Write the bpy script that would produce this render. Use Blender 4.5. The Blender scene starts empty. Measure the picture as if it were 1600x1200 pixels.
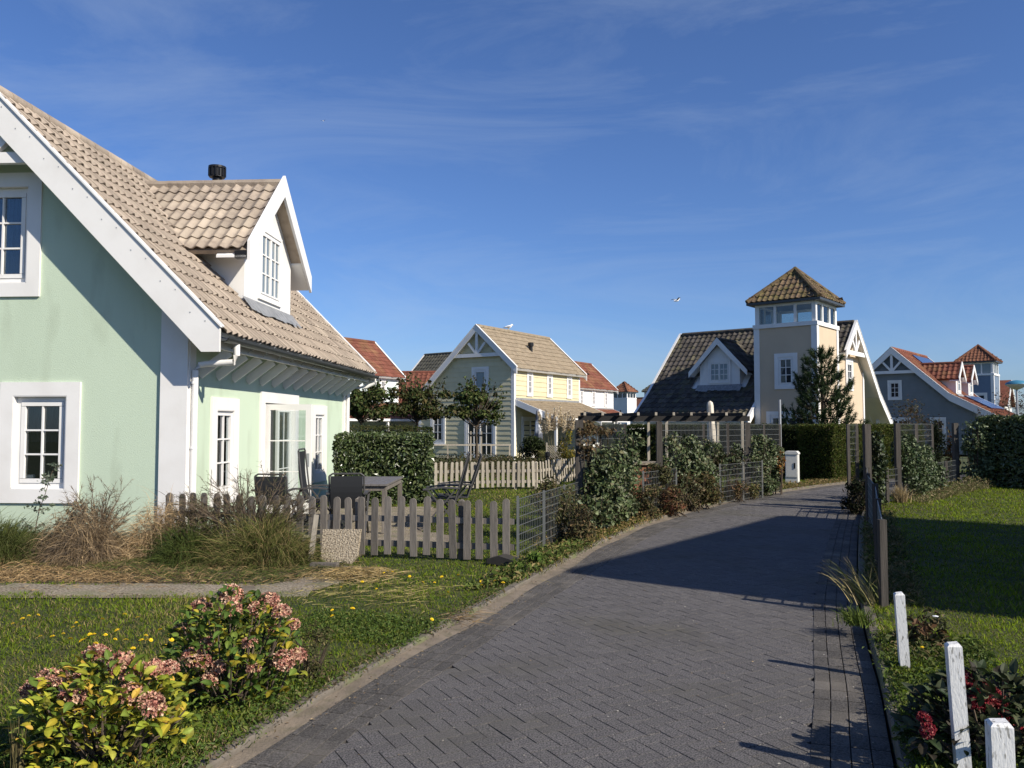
import bpy, math, random
import numpy as np
from mathutils import Vector, Matrix
from mathutils.geometry import tessellate_polygon

R = math.radians
rng = np.random.default_rng(7)
random.seed(7)
S = bpy.context.scene
COL = S.collection

# ------------------------------------------------------------------ camera, light, exposure
FPX = 1294.0
PITCH = math.atan(64 / FPX)
CAM = Vector((0, 0, 1.7))
cam = bpy.data.cameras.new('camera')
cam.sensor_width = 36
cam.lens = FPX / 1600 * 36
cam.clip_start = 0.05
cam.clip_end = 3000
camo = bpy.data.objects.new('camera', cam)
camo.location = CAM
camo.rotation_euler = (math.pi / 2 + PITCH, 0, 0)
COL.objects.link(camo)
S.camera = camo

SUN_AZ = math.atan2(0.8, -0.6)      # from +Y towards +X
SUN_EL = R(34)
SDIR = Vector((math.sin(SUN_AZ) * math.cos(SUN_EL), math.cos(SUN_AZ) * math.cos(SUN_EL), math.sin(SUN_EL)))
w = bpy.data.worlds.new('World')
S.world = w
w.use_nodes = True
nt = w.node_tree
N, L = nt.nodes, nt.links
bg = N['Background']
sky = N.new('ShaderNodeTexSky')
sky.sky_type = 'NISHITA'
sky.sun_disc = False
sky.sun_elevation = SUN_EL
sky.sun_rotation = SUN_AZ
sky.ozone_density = 6
sky.dust_density = 0.45
sky.air_density = 1.0
tint = N.new('ShaderNodeMix'); tint.data_type = 'RGBA'; tint.blend_type = 'MULTIPLY'
tint.inputs[0].default_value = 1
tint.inputs[7].default_value = (0.93, 1.04, 1.31, 1)
L.new(sky.outputs[0], tint.inputs[6])
# thin cirrus: stretched noise on the direction vector
tc = N.new('ShaderNodeTexCoord')
mp = N.new('ShaderNodeMapping'); mp.inputs['Scale'].default_value = (1.2, 1.2, 5.0)
mp.inputs['Rotation'].default_value = (0.12, 0.22, 0.3)
L.new(tc.outputs['Generated'], mp.inputs[0])
nz = N.new('ShaderNodeTexNoise'); nz.inputs['Scale'].default_value = 1.6; nz.inputs['Detail'].default_value = 10
nz.inputs['Roughness'].default_value = 0.66; nz.inputs['Distortion'].default_value = 0.9
L.new(mp.outputs[0], nz.inputs['Vector'])
rp = N.new('ShaderNodeMapRange'); rp.inputs[1].default_value = 0.47; rp.inputs[2].default_value = 0.90
rp.inputs[3].default_value = 0; rp.inputs[4].default_value = 0.29
L.new(nz.outputs['Fac'], rp.inputs[0])
cl = N.new('ShaderNodeMix'); cl.data_type = 'RGBA'
L.new(rp.outputs[0], cl.inputs[0]); L.new(tint.outputs[2], cl.inputs[6])
cl.inputs[7].default_value = (5.6, 6.6, 7.8, 1)
L.new(cl.outputs[2], bg.inputs[0])
bg.inputs[1].default_value = 0.074

sl = bpy.data.lights.new('sun', 'SUN'); sl.energy = 5.0; sl.angle = R(0.53); sl.color = (1.0, 0.925, 0.80)
so = bpy.data.objects.new('sun', sl); so.rotation_euler = SDIR.to_track_quat('Z', 'Y').to_euler()
so.location = (30, -20, 40); COL.objects.link(so)
S.view_settings.view_transform = 'Standard'
S.view_settings.look = 'None'
S.view_settings.exposure = 0.4
S.view_settings.gamma = 1
S.render.resolution_x, S.render.resolution_y = 1024, 768

def ray(px, py):
    a = (px - 800) / FPX; b = (600 - py) / FPX; c, s = math.cos(PITCH), math.sin(PITCH)
    return Vector((a, c - b * s, s + b * c))
def at(px, py, Y):
    d = ray(px, py); return CAM + d * (Y / d.y)
def gnd(px, py, z=0.0):
    d = ray(px, py); return CAM + d * ((z - 1.7) / d.z)

# ------------------------------------------------------------------ materials
MATS = {}
def mat(name, col, rough=0.7, col2=None, nscale=6.0, nlo=0.35, nhi=0.7, bump=0.0, bscale=60, spec=0.3,
        metal=0.0, attr=False, rnd=0.0, transl=0.0, coord='Object', col3=None, n3scale=1.2, stretch=None, n3lo=0.5, n3hi=0.68):
    m = bpy.data.materials.new(name); m.use_nodes = True
    t = m.node_tree; n, l = t.nodes, t.links
    p = n['Principled BSDF']
    p.inputs['Roughness'].default_value = rough; p.inputs['Specular IOR Level'].default_value = spec
    p.inputs['Metallic'].default_value = metal
    if coord == 'World':
        g = n.new('ShaderNodeNewGeometry'); vec = g.outputs['Position']
    else:
        g = n.new('ShaderNodeTexCoord'); vec = g.outputs['Object']
    if stretch:
        q = n.new('ShaderNodeMapping'); q.inputs['Scale'].default_value = stretch; l.new(vec, q.inputs[0]); vec = q.outputs[0]
    c = None
    if attr:
        a = n.new('ShaderNodeAttribute'); a.attribute_name = 'Col'; c = a.outputs['Color']
    def noise_mix(c, base, col2, sc, lo, hi):
        z = n.new('ShaderNodeTexNoise'); z.inputs['Scale'].default_value = sc; z.inputs['Detail'].default_value = 6
        l.new(vec, z.inputs['Vector'])
        r = n.new('ShaderNodeMapRange'); r.inputs[1].default_value = lo; r.inputs[2].default_value = hi
        l.new(z.outputs['Fac'], r.inputs[0])
        x = n.new('ShaderNodeMix'); x.data_type = 'RGBA'; l.new(r.outputs[0], x.inputs[0])
        if c: l.new(c, x.inputs[6])
        else: x.inputs[6].default_value = (*base, 1)
        x.inputs[7].default_value = (*col2, 1)
        return x.outputs[2]
    if col2: c = noise_mix(c, col, col2, nscale, nlo, nhi)
    if col3: c = noise_mix(c, col, col3, n3scale, n3lo, n3hi)
    if rnd:
        o = n.new('ShaderNodeObjectInfo')
        a = n.new('ShaderNodeAttribute'); a.attribute_name = 'rnd'
        ad = n.new('ShaderNodeMath'); ad.operation = 'ADD'; l.new(o.outputs['Random'], ad.inputs[0]); l.new(a.outputs['Fac'], ad.inputs[1])
        fr = n.new('ShaderNodeMath'); fr.operation = 'FRACT'; l.new(ad.outputs[0], fr.inputs[0])
        r = n.new('ShaderNodeMapRange'); r.inputs[3].default_value = 1 - rnd; r.inputs[4].default_value = 1 + rnd
        l.new(fr.outputs[0], r.inputs[0])
        x = n.new('ShaderNodeVectorMath'); x.operation = 'SCALE'
        if c: l.new(c, x.inputs[0])
        else: x.inputs[0].default_value = col
        l.new(r.outputs[0], x.inputs['Scale']); c = x.outputs[0]
    if c: l.new(c, p.inputs['Base Color'])
    else: p.inputs['Base Color'].default_value = (*col, 1)
    if bump:
        z = n.new('ShaderNodeTexNoise'); z.inputs['Scale'].default_value = bscale; z.inputs['Detail'].default_value = 5
        l.new(vec, z.inputs['Vector'])
        b = n.new('ShaderNodeBump'); b.inputs['Strength'].default_value = bump; b.inputs['Distance'].default_value = 0.02
        l.new(z.outputs['Fac'], b.inputs['Height']); l.new(b.outputs[0], p.inputs['Normal'])
    if transl:
        tr = n.new('ShaderNodeBsdfTranslucent')
        if c: l.new(c, tr.inputs[0])
        else: tr.inputs[0].default_value = (*col, 1)
        mx = n.new('ShaderNodeMixShader'); mx.inputs[0].default_value = transl
        l.new(p.outputs[0], mx.inputs[1]); l.new(tr.outputs[0], mx.inputs[2])
        l.new(mx.outputs[0], n['Material Output'].inputs[0])
    MATS[name] = m
    return m

M = MATS
mat('white', (0.76, 0.745, 0.715), 0.5, col2=(0.69, 0.67, 0.635), nscale=2.0, nlo=0.45, nhi=0.8, bump=0.04, bscale=30)
mat('whiteold', (0.74, 0.73, 0.70), 0.55, col2=(0.42, 0.41, 0.37), nscale=5, nlo=0.56, nhi=0.78, bump=0.15, bscale=45, stretch=(3, 3, .8), col3=(0.30, 0.29, 0.26), n3scale=26, n3lo=0.585, n3hi=0.66)
mat('mint', (0.51, 0.605, 0.465), 0.85, col2=(0.47, 0.56, 0.425), nscale=1.1, nlo=0.42, nhi=0.75, bump=0.3, bscale=150, stretch=(1, 1, .3), col3=(.36, .42, .31), n3scale=2.6, n3lo=.55, n3hi=.88)
mat('plinth', (0.20, 0.28, 0.22), 0.9, col2=(0.14, 0.18, 0.14), nscale=3)
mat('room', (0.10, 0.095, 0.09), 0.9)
mat('curtain', (0.62, 0.61, 0.58), 0.9)
mat('skyreflection', (0.09, 0.17, 0.30), 0.9, stretch=(14, 14, .3), col2=(.05, .1, .2), nscale=2)  # blue colour stands in for sky reflected in the upper gable window
mat('yellow', (0.61, 0.555, 0.365), 0.7, col2=(0.56, 0.51, 0.33), nscale=3, rnd=.05)
mat('beige', (0.56, 0.445, 0.315), 0.85, col2=(0.52, 0.41, 0.29), nscale=1.4, bump=0.06, bscale=120)
mat('greyblue', (0.20, 0.22, 0.225), 0.75, col2=(0.175, 0.195, 0.20), nscale=2)
mat('bluewall', (0.15, 0.20, 0.27), 0.75, col2=(0.13, 0.175, 0.235), nscale=2)
mat('palegreen', (0.66, 0.74, 0.72), 0.8)
mat('palewall', (0.76, 0.75, 0.70), 0.8, col2=(.7, .69, .64), nscale=2)
mat('rooftile', (0.33, 0.27, 0.21), 0.8, col2=(0.23, 0.185, 0.145), nscale=9, nlo=0.45, nhi=0.75, bump=0.3, bscale=60, rnd=0.2, col3=(0.39, 0.325, 0.25), n3scale=1.6)
mat('roofslate', (0.088, 0.076, 0.064), 0.85, col2=(0.045, 0.039, 0.034), nscale=4, bump=.2, bscale=30, rnd=.3, col3=(.105, .095, .055), n3scale=2.5)
mat('rooftan', (0.30, 0.24, 0.165), 0.8, col2=(0.2, 0.155, 0.1), nscale=6, nlo=0.4, nhi=0.75, bump=0.2, bscale=40, rnd=.1)
mat('roofmoss', (0.155, 0.105, 0.062), 0.85, col2=(0.13, 0.11, 0.035), nscale=3, nlo=0.42, nhi=0.7, bump=0.3, bscale=30, rnd=.25, col3=(0.07, 0.045, 0.03), n3scale=9)
mat('roofred', (0.20, 0.075, 0.05), 0.85, col2=(0.14, 0.055, 0.038), nscale=4, nlo=0.4, nhi=0.72, bump=0.15, bscale=30, rnd=.2, col3=(.22, .115, .06), n3scale=1.2, spec=.15)
mat('roofbrown', (0.22, 0.09, 0.05), 0.8, col2=(0.14, 0.065, 0.035), nscale=5, rnd=.2)
mat('roofdark', (0.05, 0.05, 0.045), 0.8, col2=(.09, .085, .06), nscale=6, rnd=.2)
mat('black', (0.012, 0.012, 0.013), 0.45)
mat('gutter', (0.06, 0.065, 0.068), 0.4, metal=0.3)
mat('lead', (0.27, 0.275, 0.28), 0.6, col2=(0.19, 0.195, 0.2), nscale=8)
mat('wood', (0.185, 0.162, 0.137), 0.85, col2=(0.105, 0.093, 0.08), nscale=5, nlo=0.4, nhi=0.7, bump=0.35, bscale=20, stretch=(6, 6, .5), rnd=0.25)
mat('woodlight', (0.40, 0.355, 0.285), 0.85, col2=(0.25, 0.22, 0.175), nscale=5, bump=0.3, bscale=20, stretch=(6, 6, .5), rnd=0.22)
mat('shadewood', (0.022, 0.02, 0.019), 0.85, col2=(0.015, 0.014, 0.013), nscale=5, bump=.2, stretch=(1, 6, 6))  # near-black colour puts the shade on the pergola into the wood
mat('woodpost', (0.08, 0.07, 0.06), 0.85, col2=(0.045, 0.04, 0.035), nscale=5, bump=0.3, bscale=20, stretch=(6, 6, .5), rnd=.15)
mat('wire', (0.17, 0.175, 0.165), 0.5, metal=0.5)
mat('alu', (0.085, 0.082, 0.08), 0.5, metal=0.3)
mat('sling', (0.018, 0.019, 0.021), 0.7)
mat('tabletop', (0.17, 0.155, 0.145), 0.5, col2=(.13, .12, .11), nscale=5, stretch=(8, .6, 1))
mat('concrete', (0.31, 0.262, 0.195), 0.9, col2=(0.15, 0.12, 0.085), nscale=36, nlo=0.44, nhi=0.6, bump=0.9, bscale=60, rnd=0.10, col3=(.18, .17, .10), n3scale=2.4)
mat('aggregate', (0.44, 0.37, 0.27), 0.9, col2=(0.15, 0.115, 0.075), nscale=60, nlo=0.46, nhi=0.6, bump=1.0, bscale=42)
mat('kerb', (0.165, 0.142, 0.115), 0.9, col2=(0.10, 0.087, 0.068), nscale=6, bump=0.4, bscale=50, col3=(.14, .15, .07), n3scale=3)
mat('sand', (0.235, 0.19, 0.14), 0.95, col2=(0.14, 0.115, 0.088), nscale=3.5, bump=0.5, bscale=60, coord='World', col3=(.14, .12, .08), n3scale=9)
mat('joint', (0.035, 0.032, 0.028), 0.95, col2=(0.045, 0.04, 0.035), nscale=8, coord='World')
mat('paver', (0.19, 0.176, 0.168), 0.85, col2=(0.05, 0.047, 0.049), nscale=105, nlo=0.40, nhi=0.60, bump=0.9, bscale=130, rnd=0.085, coord='World', col3=(0.105, 0.097, 0.083), n3scale=0.8, spec=.35)
mat('borderpaver', (0.132, 0.121, 0.111), 0.9, col2=(0.055, 0.05, 0.045), nscale=105, nlo=.40, nhi=.60, bump=0.7, bscale=150, rnd=0.2, coord='World', col3=(0.17, 0.15, 0.125), n3scale=1.3, n3lo=.5, n3hi=.75)
mat('soil', (0.085, 0.066, 0.042), 0.95, col2=(0.045, 0.036, 0.022), nscale=6, bump=0.6, bscale=30, coord='World')
mat('turf', (0.040, 0.058, 0.015), 0.95, col2=(0.085, 0.082, 0.028), nscale=1.6, bump=0.6, bscale=40, coord='World', col3=(0.028, 0.040, 0.012), n3scale=9)
mat('ground', (0.05, 0.068, 0.022), 0.95, col2=(0.08, 0.08, 0.035), nscale=.4, coord='World')
mat('leaf', (0.05, 0.08, 0.02), 0.55, attr=True, transl=0.22, spec=0.16)
mat('leafgloss', (0.05, 0.08, 0.02), 0.32, attr=True, transl=0.10, spec=0.6)
mat('ivyleaf', (0.05, 0.08, 0.02), 0.5, attr=True, transl=0.12, spec=0.35)
mat('grassblade', (0.06, 0.09, 0.02), 0.65, attr=True, transl=0.3, spec=0.08)
mat('straw', (0.3, 0.2, 0.1), 0.8, attr=True, transl=0.15, spec=0.15)
mat('petal', (0.5, 0.3, 0.2), 0.8, attr=True, transl=0.2, spec=0.1)
mat('bark', (0.08, 0.06, 0.042), 0.9, col2=(0.045, 0.035, 0.025), nscale=8, bump=0.5, bscale=30)
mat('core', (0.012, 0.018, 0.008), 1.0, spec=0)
mat('parasol', (0.62, 0.56, 0.46), 0.9, col2=(.5, .44, .36), nscale=3)
mat('cabinet', (0.66, 0.65, 0.60), 0.6, col2=(.58, .57, .53), nscale=3)
mat('solar', (0.045, 0.075, 0.17), 0.22, spec=.7)
mat('lampblue', (0.05, 0.19, 0.30), 0.4)
mat('steel', (0.35, 0.36, 0.37), 0.45, metal=.4)
mat('gullwhite', (0.75, 0.75, 0.75), 0.7)
mat('gullgrey', (0.22, 0.24, 0.27), 0.7)
mat('dandelion', (0.80, 0.58, 0.02), 0.7, transl=0.1)
mat('stem', (0.09, 0.10, 0.03), 0.7)

def glass(name, tintc, transp):
    m = bpy.data.materials.new(name); m.use_nodes = True
    t = m.node_tree; n, l = t.nodes, t.links
    n.remove(n['Principled BSDF'])
    fr = n.new('ShaderNodeFresnel'); fr.inputs[0].default_value = 1.6
    gl = n.new('ShaderNodeBsdfGlossy'); gl.inputs['Roughness'].default_value = 0.02; gl.inputs[0].default_value = (.95, .97, 1, 1)
    if transp: b = n.new('ShaderNodeBsdfTransparent')
    else: b = n.new('ShaderNodeBsdfDiffuse')
    b.inputs[0].default_value = (*tintc, 1)
    mx = n.new('ShaderNodeMixShader'); l.new(fr.outputs[0], mx.inputs[0]); l.new(b.outputs[0], mx.inputs[1]); l.new(gl.outputs[0], mx.inputs[2])
    l.new(mx.outputs[0], n['Material Output'].inputs[0]); MATS[name] = m
glass('glass', (0.80, 0.84, 0.84), True)
glass('darkglass', (0.016, 0.02, 0.026), False)
glass('bluglass', (0.16, 0.20, 0.22), False)

# ------------------------------------------------------------------ mesh helpers
def link(name, me, m=None, parent=None, kind=None):
    o = bpy.data.objects.new(name, me); COL.objects.link(o)
    if m is not None and me is not None and not me.materials: me.materials.append(M[m] if isinstance(m, str) else m)
    if parent is not None: o.parent = parent
    if kind: o['kind'] = kind
    return o
def thing(name, label, cat, loc=(0, 0, 0), rz=0.0, group=None):
    o = bpy.data.objects.new(name, None); COL.objects.link(o)
    o.empty_display_size = 0.2
    o.location = loc; o.rotation_euler = (0, 0, rz); tag(o, label, cat, group); return o
def tag(o, label, cat, group=None):
    o['label'] = label; o['category'] = cat
    if group: o['group'] = group
    return o
def arr_mesh(name, V, F, col=None, rnd=None, smooth=False):
    """V (n,3); F (m,k) all the same k, or list of such arrays"""
    V = np.asarray(V, np.float32).reshape(-1, 3)
    Fs = [np.asarray(f, np.int32) for f in (F if isinstance(F, list) else [F]) if len(f)]
    me = bpy.data.meshes.new(name)
    me.vertices.add(len(V)); me.vertices.foreach_set('co', V.ravel())
    tot = np.concatenate([np.full(len(f), f.shape[1], np.int32) for f in Fs])
    li = np.concatenate([f.ravel() for f in Fs])
    st = np.concatenate([[0], np.cumsum(tot)[:-1]]).astype(np.int32)
    me.loops.add(len(li)); me.loops.foreach_set('vertex_index', li)
    me.polygons.add(len(tot)); me.polygons.foreach_set('loop_start', st); me.polygons.foreach_set('loop_total', tot)
    me.polygons.foreach_set('use_smooth', np.full(len(tot), bool(smooth)))
    me.update(calc_edges=True)
    if smooth and smooth is not True:
        try: me.set_sharp_from_angle(angle=R(smooth))
        except Exception: pass
    if col is not None:
        a = me.color_attributes.new('Col', 'FLOAT_COLOR', 'POINT')
        c = np.ones((len(V), 4), np.float32); c[:, :3] = col; a.data.foreach_set('color', c.ravel())
    if rnd is not None:
        a = me.attributes.new('rnd', 'FLOAT', 'POINT'); a.data.foreach_set('value', np.asarray(rnd, np.float32))
    me.validate()
    return me

class MB:
    def __init__(s): s.v = []; s.f = []
    def add(s, vs, fs):
        b = len(s.v); s.v += [tuple(v) for v in vs]; s.f += [tuple(i + b for i in f) for f in fs]; return s
    def box(s, x0, x1, y0, y1, z0, z1):
        return s.add([(x0, y0, z0), (x1, y0, z0), (x1, y1, z0), (x0, y1, z0), (x0, y0, z1), (x1, y0, z1), (x1, y1, z1), (x0, y1, z1)],
                     [(3, 2, 1, 0), (4, 5, 6, 7), (0, 1, 5, 4), (1, 2, 6, 5), (2, 3, 7, 6), (3, 0, 4, 7)])
    def fbox(s, O, U, Nn, u0, u1, n0, n1, z0, z1):
        O, U, Nn = Vector(O), Vector(U), Vector(Nn); Z = Vector((0, 0, 1))
        P = [O + U * u + Nn * n + Z * z for z in (z0, z1) for (u, n) in ((u0, n0), (u1, n0), (u1, n1), (u0, n1))]
        return s.add(P, [(3, 2, 1, 0), (4, 5, 6, 7), (0, 1, 5, 4), (1, 2, 6, 5), (2, 3, 7, 6), (3, 0, 4, 7)])
    def beam(s, p, q, w, h, up=(0, 0, 1), w2=None, h2=None):
        p, q = Vector(p), Vector(q); d = (q - p).normalized(); up = Vector(up)
        if abs(d.dot(up)) > 0.98: up = Vector((0, 1, 0))
        a = d.cross(up).normalized(); b = a.cross(d).normalized()
        w2 = w if w2 is None else w2; h2 = h if h2 is None else h2
        P = [c + a * (sx * ww / 2) + b * (sy * hh / 2) for (c, ww, hh) in ((p, w, h), (q, w2, h2)) for (sx, sy) in ((-1, -1), (1, -1), (1, 1), (-1, 1))]
        return s.add(P, [(3, 2, 1, 0), (4, 5, 6, 7), (0, 1, 5, 4), (1, 2, 6, 5), (2, 3, 7, 6), (3, 0, 4, 7)])
    def tube(s, pts, r, n=8, cap=True):
        pts = [Vector(p) for p in pts]; rs = r if isinstance(r, (list, tuple)) else [r] * len(pts); base = len(s.v)
        ref = Vector((0.31, 0.17, 0.93))
        for i, p in enumerate(pts):
            d = (pts[min(i + 1, len(pts) - 1)] - pts[max(i - 1, 0)]).normalized()
            a = d.cross(ref)
            if a.length < 0.1: a = d.cross(Vector((1, 0, 0)))
            a.normalize(); b = d.cross(a)
            for k in range(n):
                t = 2 * math.pi * k / n; s.v.append(tuple(p + (a * math.cos(t) + b * math.sin(t)) * rs[i]))
        for i in range(len(pts) - 1):
            for k in range(n):
                s.f.append((base + i * n + k, base + i * n + (k + 1) % n, base + (i + 1) * n + (k + 1) % n, base + (i + 1) * n + k))
        if cap:
            s.f.append(tuple(base + k for k in range(n))[::-1]); s.f.append(tuple(base + (len(pts) - 1) * n + k for k in range(n)))
        return s
    def prism(s, poly, O, A, B, D):
        """polygon (a,b) in plane O + a*A + b*B pushed along D"""
        O, A, B, D = Vector(O), Vector(A), Vector(B), Vector(D); n = len(poly)
        P0 = [O + A * a + B * b for a, b in poly]; P1 = [p + D for p in P0]
        tri = tessellate_polygon([[Vector((a, b, 0)) for a, b in poly]])
        fs = [t for t in tri] + [tuple(i + n for i in t[::-1]) for t in tri]
        fs += [(i, (i + 1) % n, (i + 1) % n + n, i + n) for i in range(n)]
        return s.add(P0 + P1, fs)
    def lathe(s, prof, c=(0, 0, 0), n=16):
        c = Vector(c); base = len(s.v)
        for r, z in prof:
            for k in range(n):
                t = 2 * math.pi * k / n; s.v.append((c.x + r * math.cos(t), c.y + r * math.sin(t), c.z + z))
        for i in range(len(prof) - 1):
            for k in range(n):
                s.f.append((base + i * n + k, base + i * n + (k + 1) % n, base + (i + 1) * n + (k + 1) % n, base + (i + 1) * n + k))
        return s
    def build(s, name, m, parent=None, kind=None, smooth=False, fix=True):
        me = bpy.data.meshes.new(name); me.from_pydata(s.v, [], s.f); me.update()
        if fix and len(s.f) < 4000:
            import bmesh
            bm = bmesh.new(); bm.from_mesh(me); bmesh.ops.recalc_face_normals(bm, faces=bm.faces); bm.to_mesh(me); bm.free()
        me.polygons.foreach_set('use_smooth', [bool(smooth)] * len(me.polygons))
        return link(name, me, m, parent, kind)

def smooth_by_angle(o, deg=40):
    me = o.data
    me.polygons.foreach_set('use_smooth', [True] * len(me.polygons))
    try: me.set_sharp_from_angle(angle=R(deg))
    except Exception: pass
    return o

def pick(cols, n, jit=0.12):
    c = np.asarray(cols, float)[rng.integers(0, len(cols), n)]
    return c * (1 + rng.normal(0, jit, (n, 1))).clip(.45, 1.7)

def unit(v): return v / (np.linalg.norm(v, axis=1, keepdims=True) + 1e-9)

def leaf_arrays(P, size, cols, nbias=None, nmix=0.0, aspect=0.55, up=0.25, jit=0.18, fold=0.18, sjit=.3):
    """rhombic leaves with a fold; P (n,3)"""
    n = len(P)
    nr = rng.normal(size=(n, 3)); nr[:, 2] += up * 2
    if nbias is not None: nr = unit(nr) * (1 - nmix) + np.broadcast_to(nbias, (n, 3)) * nmix
    nr = unit(nr)
    a = unit(np.cross(nr, rng.normal(size=(n, 3)))); b = np.cross(nr, a)
    s = (size * (1 + rng.normal(0, sjit, n)).clip(.4, 1.8))[:, None]
    V = np.stack([P - a * s * .5, P - b * s * aspect * .5 + nr * s * fold, P + a * s * .5, P + b * s * aspect * .5 + nr * s * fold], 1).reshape(-1, 3)
    i = np.arange(n)[:, None] * 4
    F = np.concatenate([i + [0, 1, 2], i + [0, 2, 3]])
    c = pick(cols, n, jit)
    return V, F, np.repeat(c, 4, 0)

def strand_arrays(B, D, length, width, cols, droop=0.3, segs=3, jit=0.2, taper=True):
    """thin ribbons starting at B along D"""
    n = len(B); D = unit(np.asarray(D, float)); ln = np.broadcast_to(length, n)[:, None]
    side = unit(np.cross(D, rng.normal(size=(n, 3)))); wd = np.broadcast_to(width, n)[:, None]
    rows = []
    for k in range(segs + 1):
        t = k / segs
        p = B + D * ln * t - np.array([0, 0, 1.0]) * (ln * droop * t * t)
        ww = wd * ((1 - t * .85) if taper else 1) * .5
        rows += [p - side * ww, p + side * ww]
    V = np.stack(rows, 1).reshape(-1, 3); m = 2 * (segs + 1)
    i = np.arange(n)[:, None] * m
    F = np.concatenate([i + [2 * k, 2 * k + 1, 2 * k + 3, 2 * k + 2] for k in range(segs)])
    return V, F, np.repeat(pick(cols, n, jit), m, 0)

def cat(parts):
    V = []; Fs = {}; C = []; b = 0
    for v, f, c in parts:
        Fs.setdefault(f.shape[1], []).append(f + b); V.append(v); C.append(c); b += len(v)
    return np.concatenate(V), [np.concatenate(x) for x in Fs.values()], np.concatenate(C)

def leaf_obj(name, parts, m='leaf', parent=None, kind=None):
    V, F, C = cat(parts)
    return link(name, arr_mesh(name, V, F, C), m, parent, kind)

def inpoly(P, poly):
    x, y = P[:, 0], P[:, 1]; r = np.zeros(len(P), bool); n = len(poly); j = n - 1
    for i in range(n):
        xi, yi = poly[i]; xj, yj = poly[j]
        if yi != yj:
            c = ((yi > y) != (yj > y)) & (x < (xj - xi) * (y - yi) / (yj - yi) + xi); r ^= c
        j = i
    return r
def resample(pts, step):
    pts = np.asarray(pts, float)
    for _ in range(3):                                     # Chaikin smoothing
        q = [pts[0]]
        for a, b in zip(pts[:-1], pts[1:]): q += [a * .75 + b * .25, a * .25 + b * .75]
        q.append(pts[-1]); pts = np.array(q)
    d = np.concatenate([[0], np.cumsum(np.linalg.norm(np.diff(pts, axis=0), axis=1))])
    s = np.arange(0, d[-1], step)
    return np.stack([np.interp(s, d, pts[:, 0]), np.interp(s, d, pts[:, 1])], 1)
def offset(pl, o):
    t = np.gradient(pl, axis=0); t /= np.linalg.norm(t, axis=1, keepdims=True)
    return pl + np.stack([t[:, 1], -t[:, 0]], 1) * np.asarray(o).reshape(-1, 1)    # positive = to the right
def sheet(name, poly, z, m, kind='structure'):
    tri = tessellate_polygon([[Vector((x, y, 0)) for x, y in poly]])
    me = bpy.data.meshes.new(name); me.from_pydata([(x, y, z) for x, y in poly], [], [t if Vector((poly[t[1]][0]-poly[t[0]][0], poly[t[1]][1]-poly[t[0]][1], 0)).cross(Vector((poly[t[2]][0]-poly[t[0]][0], poly[t[2]][1]-poly[t[0]][1], 0))).z > 0 else t[::-1] for t in tri]); me.update()
    return link(name, me, m, None, kind)
def strip(name, A, B, z0, z1, m, kind='structure', parent=None, zi=0.0):
    """band between two equal-length polylines, with a bevelled outer edge skirt"""
    n = len(A)
    V = np.concatenate([np.c_[A, np.full(n, z0)], np.c_[B, np.full(n, z1)]]); i = np.arange(n - 1)
    F = np.stack([i, i + n, i + n + 1, i + 1], 1)
    return link(name, arr_mesh(name, V, F), m, parent, kind)
# ------------------------------------------------------------------ ground, road, kerbs, lawns
LZ, RZ = 0.045, 0.10          # the lawns stand a little above the paving
sheet('ground', [(-900, -200), (900, -200), (900, 1800), (-900, 1800)], -0.12, 'ground')
Lp = resample([(-2.9, -1.0), (-2.0, 1.6), (-1.28, 4.24), (-1.13, 4.89), (-0.8, 5.8), (-0.45, 6.77), (0.25, 8.73), (1.35, 11.69), (2.15, 13.61), (3.22, 15.72), (4.18, 17.31), (5.55, 19.2), (6.4, 20.32), (7.86, 22.1), (10.68, 25.14), (14.5, 28.2), (20, 31.5)], 0.1)
Rp = resample([(0.2, -1.0), (1.15, 2.2), (1.92, 4.28), (2.32, 5.3), (2.63, 6.19), (2.99, 7.17), (3.28, 7.96), (3.88, 9.43), (4.68, 11.34), (5.9, 14.22), (6.86, 16.3), (7.95, 18.4), (9.7, 20.6), (12.2, 22.9), (16, 25.6), (21.5, 28.5)], 0.1)
road_poly = [tuple(p) for p in offset(Lp, -0.26)] + [tuple(p) for p in Rp[::-1]]
road = sheet('road', road_poly, -0.014, 'joint')
sand_w = 0.10 + 0.05 * np.sin(np.arange(len(Lp)) * .23) + 0.05 * np.sin(np.arange(len(Lp)) * .071 + 1)
strip('sand_strip', offset(Lp, -0.15), offset(Lp, sand_w * .55 - .085), 0.012, 0.006, 'sand')
KL = offset(Lp, -0.15); KLo = offset(Lp, -0.25)
KR = offset(Rp, 0.02); KRo = offset(Rp, 0.12)

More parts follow.
